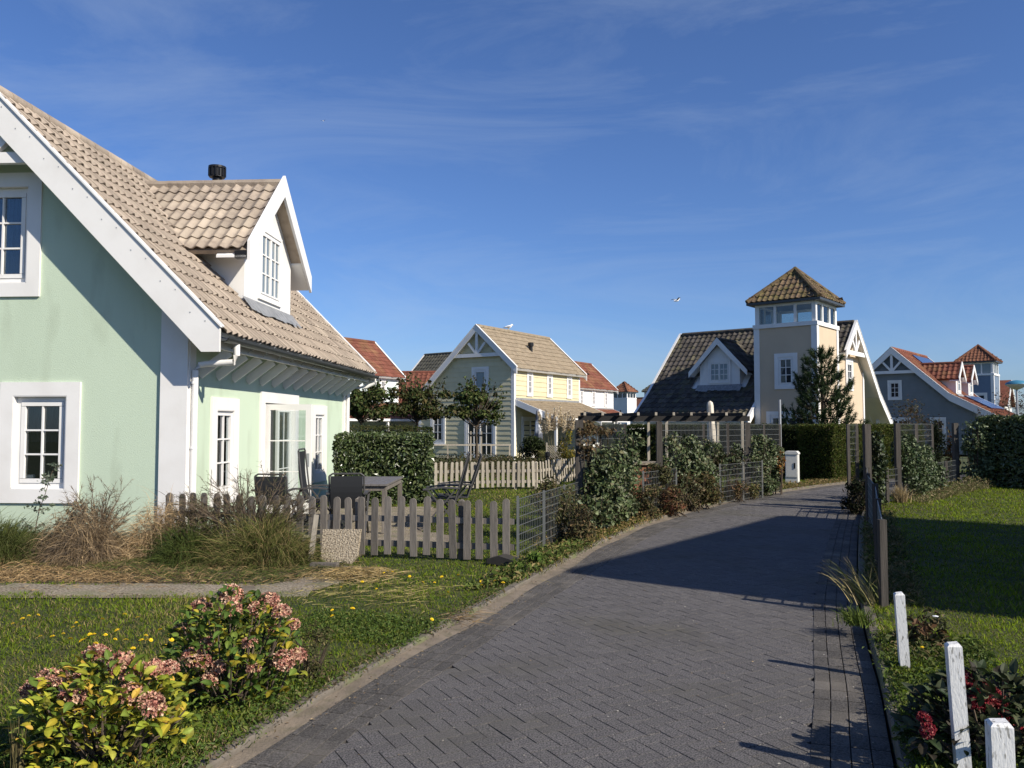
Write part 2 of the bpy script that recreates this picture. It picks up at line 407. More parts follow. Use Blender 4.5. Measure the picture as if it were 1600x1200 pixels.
def kerb_stones(name, A, B, z, ln, skip0):
    """each kerb stone its own piece along the edge"""
    parent = sheet(name, [tuple(p) for p in A] + [tuple(p) for p in B[::-1]], -0.02, 'joint')
    k = int(ln / 0.1); i = skip0
    while i + k < len(A):
        mb = MB(); a0, a1, b0, b1 = A[i], A[i + k], B[i], B[i + k]
        t = (a1 - a0) / np.linalg.norm(a1 - a0) * .004
        zz = z + random.uniform(-.007, .007); zt = z + random.uniform(-.007, .007)
        e = .012
        ai0 = a0 + (b0 - a0) * .12; bi0 = b0 + (a0 - b0) * .12; ai1 = a1 + (b1 - a1) * .12; bi1 = b1 + (a1 - b1) * .12
        P = [(*(a0 + t), -.1), (*(b0 + t), -.1), (*(b1 - t), -.1), (*(a1 - t), -.1),
             (*(a0 + t), zz - e), (*(b0 + t), zz - e), (*(b1 - t), zt - e), (*(a1 - t), zt - e),
             (*(ai0 + t * 2), zz), (*(bi0 + t * 2), zz), (*(bi1 - t * 2), zt), (*(ai1 - t * 2), zt)]
        F = [(8, 9, 10, 11)] + [(j, (j + 1) % 4, (j + 1) % 4 + 4, j + 4) for j in range(4)] + [(j + 4, (j + 1) % 4 + 4, (j + 1) % 4 + 8, j + 8) for j in range(4)]
        mb.add(P, F); mb.build('kerb_stone', 'kerb', parent)
        i += k
    return parent
kerb_stones('kerb', KL, KLo, 0.048, 1.0, 20)
kerb_stones('kerb', KR, KRo, 0.085, 1.0, 20)

# paver bricks: bevelled, slightly uneven
BL, BW, BG = 0.196, 0.098, 0.0026
def brick_verts(l, wd):
    o = np.array([(-1, -1), (1, -1), (1, 1), (-1, 1)]) * .5
    a = o * [l - 2 * BG, wd - 2 * BG]; b = a - np.sign(o) * .0014
    return np.concatenate([np.c_[a, np.full(4, -.03)], np.c_[a, np.full(4, -.0010)], np.c_[b, np.zeros(4)]])
BF = np.array([(8, 9, 10, 11)] + [(j, (j + 1) % 4, (j + 1) % 4 + 4, j + 4) for j in range(4)] + [(j + 4, (j + 1) % 4 + 4, (j + 1) % 4 + 8, j + 8) for j in range(4)])
bricks = []           # x, y, angle, z, kind
field = [tuple(p) for p in offset(Lp, .24)] + [tuple(p) for p in offset(Rp, -(4 * .1055 - .09))[::-1]]
ax = np.array([-.479, .878]); bx = np.array([.878, .479]); org = np.array([1.0, 6.0])
C = []
for i in range(-210, 320):
    for j in range(-120, 190):
        c = (i + j) % 4
        if c == 0: C.append((i + 1, j + .5, 0))
        elif c == 2: C.append((i + .5, j + 1, 1))
C = np.array(C); XY = org + C[:, :1] * BW * ax + C[:, 1:2] * BW * bx
ok = inpoly(XY, field) & (XY[:, 1] < 27) & (XY[:, 1] > .5)
angA, angB = math.atan2(ax[1], ax[0]), math.atan2(bx[1], bx[0])
for (x, y), k in zip(XY[ok], C[ok][:, 2]): bricks.append((x, y, angB if k else angA, random.gauss(0, .0007), 0))
for pl, sgn, rows, o0 in ((Lp, 1, 4, -.042), (Rp, -1, 4, .044)):
    for r in range(rows):
        q = offset(pl, sgn * (o0 + r * .0985 * (1.005 if sgn < 0 else 1))); q = resample(q, .02)
        st = 21 / 2 if r % 2 else 0
        for i in np.arange(st * .93 + 5, len(q) - 12, 9.8):
            i = int(i); p = q[i]; d = q[min(i + 4, len(q) - 1)] - q[i - 4]
            if .5 < p[1] < 28: bricks.append((p[0], p[1], math.atan2(d[1], d[0]), random.gauss(.0042, .0005), 1))
bricks = np.array(bricks)
dist = np.hypot(bricks[:, 0], bricks[:, 1])
inview = (np.abs(bricks[:, 0]) < .64 * bricks[:, 1]) & (bricks[:, 1] > 3.9)
order = np.argsort(np.where(inview, dist, 1e6))
near = set(order[:300].tolist())
bv = brick_verts(BL, BW)
pm = [arr_mesh('paver', bv, BF), arr_mesh('paver', bv, BF)]
pm[0].materials.append(M['paver']); pm[1].materials.append(M['borderpaver'])
for i in order[:300]:
    x, y, a, z, k = bricks[i]
    o = bpy.data.objects.new('paver', pm[int(k)]); COL.objects.link(o); o.parent = road
    o.location = (x, y, z); o.rotation_euler = (random.gauss(0, .003), random.gauss(0, .002), a)
for k, mn in ((0, 'paver'), (1, 'borderpaver')):
    idx = np.array([i for i in range(len(bricks)) if i not in near and int(bricks[i, 4]) == k])
    b = bricks[idx]; ca, sa = np.cos(b[:, 2]), np.sin(b[:, 2])
    V = np.empty((len(b), 12, 3))
    V[:, :, 0] = b[:, 0, None] + ca[:, None] * bv[:, 0] - sa[:, None] * bv[:, 1]
    V[:, :, 1] = b[:, 1, None] + sa[:, None] * bv[:, 0] + ca[:, None] * bv[:, 1]
    tl = rng.normal(0, .003, (len(b), 1)); t2 = rng.normal(0, .002, (len(b), 1))
    V[:, :, 2] = b[:, 3, None] + bv[:, 2] + tl * bv[:, 1] + t2 * bv[:, 0]
    F = (np.arange(len(b))[:, None, None] * 12 + BF).reshape(-1, 4)
    link('paver', arr_mesh('pavers', V, F, rnd=np.repeat(rng.random(len(b)), 12)), mn, road, 'stuff')

# lawns
lawn_l = [tuple(p) for p in KLo] + [(24, 60), (-60, 60), (-60, -1)]
lawn_r = [tuple(p) for p in KRo] + [(60, 40), (60, -1)]
ll = sheet('lawn', lawn_l, LZ - .012, 'turf'); sheet('lawn', lawn_r, RZ - .012, 'turf')

PATHBED = [(-7.6, 8.75), (-2.35, 8.75), (-1.85, 10.2), (-2.2, 10.9), (-4.6, 11.6), (-4.7, 12.05), (-14, 12.6), (-14, 8.75)]
sheet('flower_bed', PATHBED, LZ + .004, 'soil')
TERR = [(-4.65, 11.75), (-0.9, 11.75), (-0.9, 12.5), (-1.4, 12.9), (-1.4, 16.6), (-4.4, 16.6)]

# stepping slabs in front of the mint house, each its own piece, sunk in the turf
slabs = []
path = sheet('garden_path', [(-9, 8.02), (-2.5, 8.02), (-1.95, 8.4), (-1.55, 9.7), (-2.1, 9.9), (-2.4, 8.85), (-9, 8.72)], LZ + .001, 'sand')
def slab(x, y, a, sx, sy, z=LZ + .008, parent=None, m='concrete', tx=0, ty=0, name='concrete_slab'):
    mb = MB(); bb = brick_verts(sx, sy); bb[:, 2] *= 1.6
    irr = np.array([[random.uniform(-.022, .022), random.uniform(-.022, .022), 0] for _ in range(4)]); bb[:4] += irr; bb[4:8] += irr; bb[8:] += irr
    mb.add([tuple(v) for v in bb], [tuple(f) for f in BF]); o = mb.build(name, m, parent)
    o.location = (x, y, z); o.rotation_euler = (tx, ty, a); return o
x = -8.7
while x < -2.2:
    slab(x, 8.37 + random.uniform(-.04, .04), random.uniform(-.07, .07), .60, .52, LZ + random.uniform(.004, .02), path, 'concrete', random.gauss(0, .02), random.gauss(0, .02)); x += .64
for (x, y, a) in ((-2.15, 8.75, 1.0), (-1.9, 9.35, 1.25)):
    slab(x, y, a, .58, .48, LZ + .006, path, 'concrete', random.gauss(0, .02), 0)

terr = sheet('terrace', TERR, LZ + .002, 'sand')
for i in range(8):
    for j in range(10):
        x, y = -4.35 + i * .503, 12.0 + j * .503
        if inpoly(np.array([[x, y]]), TERR)[0]: slab(x, y, 0, .5, .5, LZ + .012 + random.uniform(-.003, .003), terr, 'concrete', name='terrace_slab')

# ------------------------------------------------------------------ grass
def sample_wedge(n, d0, d1, p, lim=.78):
    u = rng.random(n); e = 2 - p
    d = (d0 ** e + u * (d1 ** e - d0 ** e)) ** (1 / e)
    return np.stack([d * rng.uniform(-lim, lim, n), d], 1)
def patch(P, sc, seed=0):
    r = np.random.default_rng(seed); v = np.zeros(len(P))
    for _ in range(9):
        k = r.normal(size=2) * sc; v += np.sin(P @ k + r.uniform(0, 6.3)) 
    return v / 3
HOUSEPOLY = [(-4.7, 12.0), (-4.2, 21.2), (-16, 22), (-16, 12.6)]
lawn_lx = [tuple(p) for p in offset(Lp, -0.235)] + [(24, 60), (-60, 60), (-60, -1)]
lawn_rx = [tuple(p) for p in offset(Rp, 0.09)] + [(60, 40), (60, -1)]
PATHPOLY = [(x, 8.17 + .05 * math.sin(x * 9) + .05 * math.sin(x * 3.7 + 1)) for x in np.arange(-9, -2.45, .1)] + [(-1.9, 8.5), (-1.75, 9.6), (-2.1, 9.7), (-2.5, 8.62), (-9, 8.62)]
def lawn(name, poly, z, excl, cols, dry, n, d1, seed):
    P = sample_wedge(n, 2.6, d1, 1.55)
    k = inpoly(P, poly)
    for e in excl: k &= ~inpoly(P, e)
    P = P[k]; n = len(P); d = P[:, 1]
    pv = patch(P, 1.1, seed); pf = patch(P, 5.0, seed + 1)
    h = (.022 + .006 * np.clip(pv, -1, 1.5) + .010 * np.clip(pf, -1, 1.5)) * rng.uniform(.5, 1.5, n) + .0008 * d
    wd = .0026 + .00062 * d
    t = rng.uniform(0, 6.283, n); lean = np.abs(rng.normal(.8, .45, n))
    D = np.stack([np.cos(t) * lean, np.sin(t) * lean, np.ones(n)], 1); D = unit(D)
    B = np.c_[P, np.full(n, z - .006)]
    side = np.stack([-np.sin(t), np.cos(t), np.zeros(n)], 1); tw = rng.normal(0, .6, n)[:, None]
    side = unit(side + np.stack([np.cos(t), np.sin(t), np.zeros(n)], 1) * tw)
    mid = B + D * (h * .55)[:, None]
    D2 = unit(D + np.stack([np.cos(t), np.sin(t), np.full(n, -.5)], 1) * .5)
    tip = mid + D2 * (h * .7)[:, None]
    s = side * wd[:, None] * .5
    V = np.stack([B - s, B + s, mid + s * .8, mid - s * .8, tip], 1).reshape(-1, 3)
    i = np.arange(n)[:, None] * 5
    c = pick(cols, n, .22); dm = rng.random(n) < (.10 + .22 * np.clip(pv, 0, 1.6)); c[dm] = pick(dry, dm.sum(), .2)
    c *= (1 + .16 * np.clip(pf, -1.5, 1.5))[:, None]
    return link(name, arr_mesh(name, V, [i + [0, 1, 2, 3], i + [3, 2, 4]], np.repeat(c, 5, 0)), 'grassblade', None, 'stuff')
GC = [(.098, .148, .010), (.124, .178, .013), (.083, .13, .010), (.155, .182, .018)]
DRY = [(.20, .165, .065), (.15, .14, .045), (.26, .20, .09)]
EXL = [HOUSEPOLY, PATHBED, PATHPOLY, [(-4.65, 11.75), (-0.9, 11.75), (-0.9, 12.5), (-1.4, 12.9), (-1.4, 16.6), (-4.4, 16.6)]]
lawn('lawn_grass', lawn_lx, LZ, EXL, GC, DRY, 520000, 30, 3)
lawn('lawn_grass', lawn_rx, RZ, [], [(.145, .205, .010), (.175, .228, .013), (.125, .18, .010)], DRY, 480000, 26, 5)
# ------------------------------------------------------------------ houses: shared builders
def tile_base(tw, th, amp, lift, ns=6):
    us = np.linspace(0, tw * 1.06, ns + 1)
    z = amp * (0.5 + .5 * np.cos(2 * np.pi * us / tw)) ** 1.3
    V = []
    for u, h in zip(us, z): V += [(u, 0, h + lift - .02), (u, 0, h + lift), (u, th * 1.1, h * .9 + .004)]
    F = []
    for k in range(ns):
        a = 3 * k; b = a + 3
        F += [(a, b, b + 1, a + 1), (a + 1, b + 1, b + 2, a + 2)]
    return np.array(V), np.array(F)

def tiles(parent, O, U, V, W, H, tw, th, m, amp=.045, lift=.03, keep=None, singles=0, name='roof_tile', ns=6, eye=None):
    O, U, V = Vector(O), Vector(U).normalized(), Vector(V).normalized(); Nn = U.cross(V)
    if Nn.z < 0: O = O + U * W; U = -U; Nn = U.cross(V)
    nu, nv = max(1, round(W / tw)), max(1, round(H / th)); tw, th = W / nu, H / nv
    bv, bf = tile_base(tw, th, amp, lift, ns)
    cells = []
    for j in range(nv):
        for i in range(nu):
            if keep is None or keep(O + U * ((i + .5) * tw) + V * ((j + .5) * th)): cells.append((i, j))
    Rm = np.array([U, V, Nn]).T
    order = list(range(len(cells)))
    if singles:
        e = np.array(eye); cen = np.array([np.array(O + U * ((i + .5) * tw) + V * ((j + .5) * th)) for i, j in cells])
        order = list(np.argsort(np.linalg.norm(cen - e, axis=1)))
        me = arr_mesh(name, bv, bf, smooth=42); me.materials.append(M[m])
        base = Matrix((U, V, Nn)).transposed().to_4x4()
        for q in order[:singles]:
            i, j = cells[q]; o = bpy.data.objects.new(name, me); COL.objects.link(o); o.parent = parent
            mt = base.copy(); mt.translation = O + U * (i * tw + random.gauss(0, .0015)) + V * (j * th + random.gauss(0, .007)) + Nn * random.uniform(0, .003)
            o.matrix_local = mt @ Matrix.Rotation(random.gauss(0, .009), 4, 'Z')
    rest = [cells[q] for q in order[singles:]]
    if rest:
        c = np.array(rest, float); T = np.zeros((len(c), 1, 3))
        T[:, 0, 0] = c[:, 0] * tw + rng.normal(0, .0015, len(c)); T[:, 0, 1] = c[:, 1] * th + rng.normal(0, .007, len(c)); T[:, 0, 2] = rng.uniform(0, .003, len(c))
        X = (bv[None] + T).reshape(-1, 3) @ Rm.T + np.array(O)
        F = (np.arange(len(c))[:, None, None] * len(bv) + bf).reshape(-1, 4)
        link(name, arr_mesh(name + 's', X, F, rnd=np.repeat(rng.random(len(c)), len(bv)), smooth=42), m, parent, 'stuff')

def window(parent, O, U, Nn, w, h, cols, rows, sur=.12, fr=.07, leaves=1, deep=0.0, gl='darkglass', m='white', sd=.03, mull=.025, name='window', sill=False, panes=True):
    """O: bottom centre of the outer surround on the wall face. deep>0: the frame sits that far inside a real opening."""
    O, U, Nn = Vector(O), Vector(U).normalized(), Vector(Nn).normalized()
    mb = MB(); x = w / 2
    if sur > 0:
        for a, b, c, d in ((-x, x, h - sur, h), (-x, x, 0, sur), (-x, -x + sur, sur, h - sur), (x - sur, x, sur, h - sur)):
            mb.fbox(O, U, Nn, a, b, -.02, sd, c, d)
    f0, f1 = (-deep - .07, -deep) if deep else (0.0, sd * .55)
    xi, z0, z1 = x - sur, sur, h - sur
    if deep:   # reveal lining
        for a, b, c, d in ((-xi, xi, z1 - .012, z1), (-xi, xi, z0, z0 + .012), (-xi, -xi + .012, z0, z1), (xi - .012, xi, z0, z1)):
            mb.fbox(O, U, Nn, a, b, -deep - .06, sd - .004, c, d)
    for a, b, c, d in ((-xi, xi, z1 - fr, z1), (-xi, xi, z0, z0 + fr), (-xi, -xi + fr, z0 + fr, z1 - fr), (xi - fr, xi, z0 + fr, z1 - fr)):
        mb.fbox(O, U, Nn, a, b, f0, f1, c, d)
    if sill: mb.fbox(O, U, Nn, -x - .03, x + .03, -.01, sd + .04, -.035, .0)
    iw = (2 * (xi - fr)) / leaves
    wob = mb.build(name, m, parent)
    st = fr * .8
    for q in range(leaves):
        a0 = -xi + fr + q * iw; mb2 = MB(); g0, g1 = f0 + .012, f1 + .012
        if not deep: g0, g1 = .0, sd * .9
        for a, b, c, d in ((a0, a0 + iw, z1 - fr - st, z1 - fr), (a0, a0 + iw, z0 + fr, z0 + fr + st), (a0, a0 + st, z0 + fr + st, z1 - fr - st), (a0 + iw - st, a0 + iw, z0 + fr + st, z1 - fr - st)):
            mb2.fbox(O, U, Nn, a + .003, b - .003, g0, g1, c + .003, d - .003)
        pw, ph = iw - 2 * st, z1 - z0 - 2 * fr - 2 * st; px0, pz0 = a0 + st, z0 + fr + st
        for c in range(1, cols): mb2.fbox(O, U, Nn, px0 + pw * c / cols - mull / 2, px0 + pw * c / cols + mull / 2, g0 + .003, g1 - .006, pz0, pz0 + ph)
        for r in range(1, rows): mb2.fbox(O, U, Nn, px0, px0 + pw, g0 + .005, g1 - .008, pz0 + ph * r / rows - mull / 2, pz0 + ph * r / rows + mull / 2)
        mb2.build('sash', m, wob)
        gm = (g0 + g1) / 2 - .005 if deep else .006
        if panes:
            cw, ch = pw / cols, ph / rows
            pb = MB(); pb.fbox((0, 0, 0), U, Nn, -cw / 2 + mull * .3, cw / 2 - mull * .3, -.003, .003, -ch / 2 + mull * .3, ch / 2 - mull * .3)
            first = None
            for c in range(cols):
                for r in range(rows):
                    if first is None: o = first = pb.build('pane', gl, wob)
                    else: o = link('pane', first.data, None, wob)
                    # tiny tilt differences make old glass reflect unevenly
                    o.location = O + U * (px0 + cw * (c + .5)) + Vector((0, 0, pz0 + ch * (r + .5))) + Nn * gm
                    o.rotation_euler = (random.gauss(0, .004), random.gauss(0, .004), random.gauss(0, .004))
        else:
            pb = MB(); pb.fbox(O, U, Nn, px0, px0 + pw, gm - .003, gm + .003, pz0, pz0 + ph); pb.build('pane', gl, wob)
    return wob

def prof_z(prof, x):
    xs, zs = [p[0] for p in prof], [p[1] for p in prof]
    return float(np.interp(x, xs, zs))

def house(name, label, cat_, loc, ang, prof, wl, wr, y1, wallm, roofm, ov=.3, bw=.3, tiles_on='lr', tw=.25, th=.34, amp=.045, trim=True, truss=True, front=True, keep=None, group=None, solid=True, base=0.0, corner=True, ridge=True, lift=.03, tns=4):
    """local frame: gable in plane y=0 facing -y, x across (right +), ridge along +y"""
    h = thing(name, label, cat_, loc, ang, group)
    ir = max(range(len(prof)), key=lambda i: prof[i][1]); xr, zr = prof[ir]
    T = .16
    if solid:
        poly = [(wl, base), (wr, base), (wr, prof_z(prof, wr) - T)] + [(x, z - T) for x, z in prof[::-1] if wl < x < wr] + [(wl, prof_z(prof, wl) - T)]
        MB().prism(poly, (0, 0, 0), (1, 0, 0), (0, 0, 1), (0, y1, 0)).build('wall', wallm, h)
    for a, b in zip(prof[:-1], prof[1:]):
        d = Vector((b[0] - a[0], 0, b[1] - a[1])); ln = d.length; d.normalize(); n = Vector((-d.z, 0, d.x))
        left = b[1] > a[1]
        lo = a if left else b
        # deck
        p = Vector((a[0], 0, a[1])); q = Vector((b[0], 0, b[1]))
        mb = MB(); P = [p - n * .02, q - n * .02, q - n * .13, p - n * .13]
        mb.prism([(v.x, v.z) for v in P], (0, -ov + .05, 0), (1, 0, 0), (0, 0, 1), (0, y1 + 2 * ov - .1, 0)).build('roof_deck', 'white' if trim else roofm, h)
        side = 'l' if left else 'r'
        if side in tiles_on:
            V = d if left else -d
            O = Vector((lo[0], -ov + .05, lo[1])) - n * .015
            tiles(h, O, (0, 1, 0), V, y1 + 2 * ov - .1, ln + .02, tw, th, roofm, amp=amp, keep=keep, ns=tns, lift=lift)
        if trim:
            for yy in (-ov, y1 + ov - .05):
                mb = MB(); up = .07
                # barge board: follows the slope, plumb cut at the foot
                pts = [(a[0], a[1] + up), (b[0], b[1] + up), (b[0], b[1] + up - bw), (a[0], a[1] + up - bw)]
                mb.prism(pts, (0, yy, 0), (1, 0, 0), (0, 0, 1), (0, .05, 0)).build('barge_board', 'white', h)
                MB().prism([(a[0], a[1] + up), (b[0], b[1] + up), (b[0], b[1] + up + .03), (a[0], a[1] + up + .03)], (0, yy - .02 if yy < 0 else yy - .05, 0), (1, 0, 0), (0, 0, 1), (0, .12, 0)).build('verge_cap', 'white', h)
    if ridge:
        mb = MB(); nn = max(3, int(y1 / .45)); L0 = y1 + 2 * ov - .16
        for k in range(nn):
            y0 = -ov + .08 + k * L0 / nn
            mb.tube([(xr, y0, zr + .0), (xr, y0 + L0 / nn * 1.03, zr + .012)], [.115, .105], 8, True)
        mb.build('ridge_tiles', roofm, h)
    if truss:
        zb = zr - 1.45; mb = MB()
        sl = (zr - prof[ir + 1][1]) / (prof[ir + 1][0] - xr); sll = (zr - prof[ir - 1][1]) / (xr - prof[ir - 1][0])
        xl, xrr = xr - 1.45 / sll + .1, xr + 1.45 / sl - .1; y = -ov + .05
        mb.box(xl, xrr, y, y + .07, zb - .09, zb + .09); mb.box(xr - .07, xr + .07, y + .002, y + .066, zb + .09, zr - bw * .8)
        mb.beam((xr - .05, y + .035, zb + .1), (xr - .5, y + .035, zb + .62), .06, .12); mb.beam((xr + .05, y + .035, zb + .1), (xr + .5, y + .035, zb + .62), .06, .12)
        mb.build('gable_truss', 'white', h)
    if corner:
        mb = MB(); 
        for x in (wl, wr):
            s = 1 if x == wr else -1
            zt = prof_z(prof, x) - T - .02
            mb.box(x - s * .16, x + s * .02, -.025, 0, base, zt); mb.box(x, x + s * .025, -.003, .13, base, zt)
            mb.box(x, x + s * .025, y1 - .14, y1 + .003, base, zt)
        mb.build('corner_boards', 'white', h)
    return h

def siding(parent, x0, x1, z0, z1, step, m, plane='y', prof=None, T=.18, holes=(), single=True):
    """lapped boards; plane 'y': gable face at y=0, x across; plane 'x': side face at x = const, y across"""
    z = z0; mb = MB()
    while z < z1:
        zt = min(z + step, z1); a, b = x0, x1
        if prof:
            xs = [x for x in np.linspace(x0, x1, 200) if prof_z(prof, x) - T > (z + zt) / 2]
            if not xs: break
            a, b = xs[0], xs[-1]
        segs = [(a, b)]
        for h0, h1, hz0, hz1 in holes:
            if hz0 < (z + zt) / 2 < hz1:
                segs = [s for (p, q) in segs for s in ((p, min(q, h0)), (max(p, h1), q)) if s[1] - s[0] > .02]
        for p, q in segs:
            k = mb if not single else MB()
            if plane == 'y':
                P = [(p, -.004, z), (q, -.004, z), (q, -.004, zt + .01), (p, -.004, zt + .01), (p, -.030, z), (q, -.030, z), (q, -.008, zt + .01), (p, -.008, zt + .01)]
            else:
                X = plane
                P = [(X + .004, p, z), (X + .004, q, z), (X + .004, q, zt + .01), (X + .004, p, zt + .01), (X + .030, p, z), (X + .030, q, z), (X + .008, q, zt + .01), (X + .008, p, zt + .01)]
            k.add(P, [(3, 2, 1, 0), (4, 5, 6, 7), (0, 1, 5, 4), (1, 2, 6, 5), (2, 3, 7, 6), (3, 0, 4, 7)])
            if single: k.build('siding_board', m, parent)
        z = zt
    if not single and mb.f: mb.build('siding_boards', m, parent)

def hip_tower(h, cx, cy, sx, sy, zt, z_lantern, z_eave, z_apex, wallm, roofm, glassm='glass', tw=.22, th=.33, opaque=False):
    """square tower with glazed lantern and pyramid roof, local axes; cx,cy centre, sx,sy half sizes"""
    MB().box(cx - sx, cx + sx, cy - sy, cy + sy, 0, z_lantern - .16).build('tower_wall', wallm, h)
    mb = MB()
    for ex in (-1, 1):
        for ey in (-1, 1):
            x, y = cx + ex * sx, cy + ey * sy
            mb.box(min(x, x - ex * .2) - (.03 if ex < 0 else -.0), max(x, x - ex * .2) + (.03 if ex > 0 else 0), min(y, y + ey * .03), max(y, y + ey * .03), 0, z_lantern - .162)
            mb.box(min(x, x + ex * .03), max(x, x + ex * .03), min(y, y - ey * .2), max(y, y - ey * .2), 0, z_lantern - .164)
    mb.build('corner_boards', 'white', h)
    mb = MB(); mb.box(cx - sx - .06, cx + sx + .06, cy - sy - .06, cy + sy + .06, z_lantern - .16, z_lantern); mb.build('lantern_sill', 'white', h)
    mb = MB(); e = .02
    lx, ly = sx - e, sy - e
    for ex in (-1, 1):
        for ey in (-1, 1):
            mb.box(cx + ex * lx - (.16 if ex > 0 else 0), cx + ex * lx + (.16 if ex < 0 else 0), cy + ey * ly - (.16 if ey > 0 else 0), cy + ey * ly + (.16 if ey < 0 else 0), z_lantern, z_eave)
    for k in (-1 / 3, 1 / 3):
        for ex in (-1, 1):
            mb.box(cx + ex * lx - .04 - ex * .04, cx + ex * lx + .04 - ex * .04, cy + k * ly - .05, cy + k * ly + .05, z_lantern, z_eave)
            mb.box(cx + k * lx - .05, cx + k * lx + .05, cy + ex * ly - .04 - ex * .04, cy + ex * ly + .04 - ex * .04, z_lantern, z_eave)
    for ex in (-1, 1):
        mb.box(cx + ex * lx - .04 - ex * .041, cx + ex * lx + .04 - ex * .041, cy - ly + .16, cy + ly - .16, z_eave - .1, z_eave)
        mb.box(cx - lx + .16, cx + lx - .16, cy + ex * ly - .04 - ex * .041, cy + ex * ly + .04 - ex * .041, z_eave - .1, z_eave)
    mb.build('lantern_frame', 'white', h)
    for s in range(4):
        for k in (-1, 0, 1):
            c = k * 2 / 3; mb = MB(); z0, z1 = z_lantern + .002, z_eave - .1
            a, b = c - 1 / 3 + .045, c + 1 / 3 - .045
            if k == -1: a = -1 + .16 / lx
            if k == 1: b = 1 - .16 / lx
            if s < 2: xx = cx + (1 if s else -1) * (lx - .05); mb.box(xx - .004, xx + .004, cy + a * ly, cy + b * ly, z0, z1)
            else: yy = cy + (1 if s == 3 else -1) * (ly - .05); mb.box(cx + a * lx, cx + b * lx, yy - .004, yy + .004, z0, z1)
            mb.build('pane', glassm, h)
    ov = .22; X0, X1, Y0, Y1 = cx - sx - ov, cx + sx + ov, cy - sy - ov, cy + sy + ov
    MB().box(X0 - .02, X1 + .02, Y0 - .02, Y1 + .02, z_eave + .001, z_eave + .09).build('eaves', 'gutter', h)
    ap = Vector((cx, cy, z_apex)); z0 = z_eave + .09
    mb = MB(); mb.add([(X0, Y0, z0), (X1, Y0, z0), (X1, Y1, z0), (X0, Y1, z0), tuple(ap - Vector((0, 0, .03)))], [(0, 1, 4), (1, 2, 4), (2, 3, 4), (3, 0, 4), (3, 2, 1, 0)]); mb.build('roof_deck', roofm, h)
    cs = [Vector((X0, Y0, z0)), Vector((X1, Y0, z0)), Vector((X1, Y1, z0)), Vector((X0, Y1, z0))]
    for k in range(4):
        a, b = cs[k], cs[(k + 1) % 4]; U = (b - a).normalized(); m_ = (a + b) / 2; V = (ap - m_); H = V.length; V.normalize(); W = (b - a).length
        def keep(p, a=a, U=U, V=V, W=W, H=H):
            u = (p - a).dot(U); v = (p - a).dot(V); return abs(u - W / 2) < W / 2 * (1 - v / H) + .02
        tiles(h, a, U, V, W, H, tw, th, roofm, amp=.05, keep=keep, ns=4)
    mb = MB()
    for c in cs:
        n = 6
        for k in range(n):
            p = c.lerp(ap, k / n); q = c.lerp(ap, (k + 1) / n + .02); mb.tube([p + Vector((0, 0, .04)), q + Vector((0, 0, .055))], [.11, .09], 7)
    mb.tube([ap - Vector((0, 0, .05)), ap + Vector((0, 0, .14))], [.14, .05], 8)
    mb.build('hip_tiles', roofm, h)

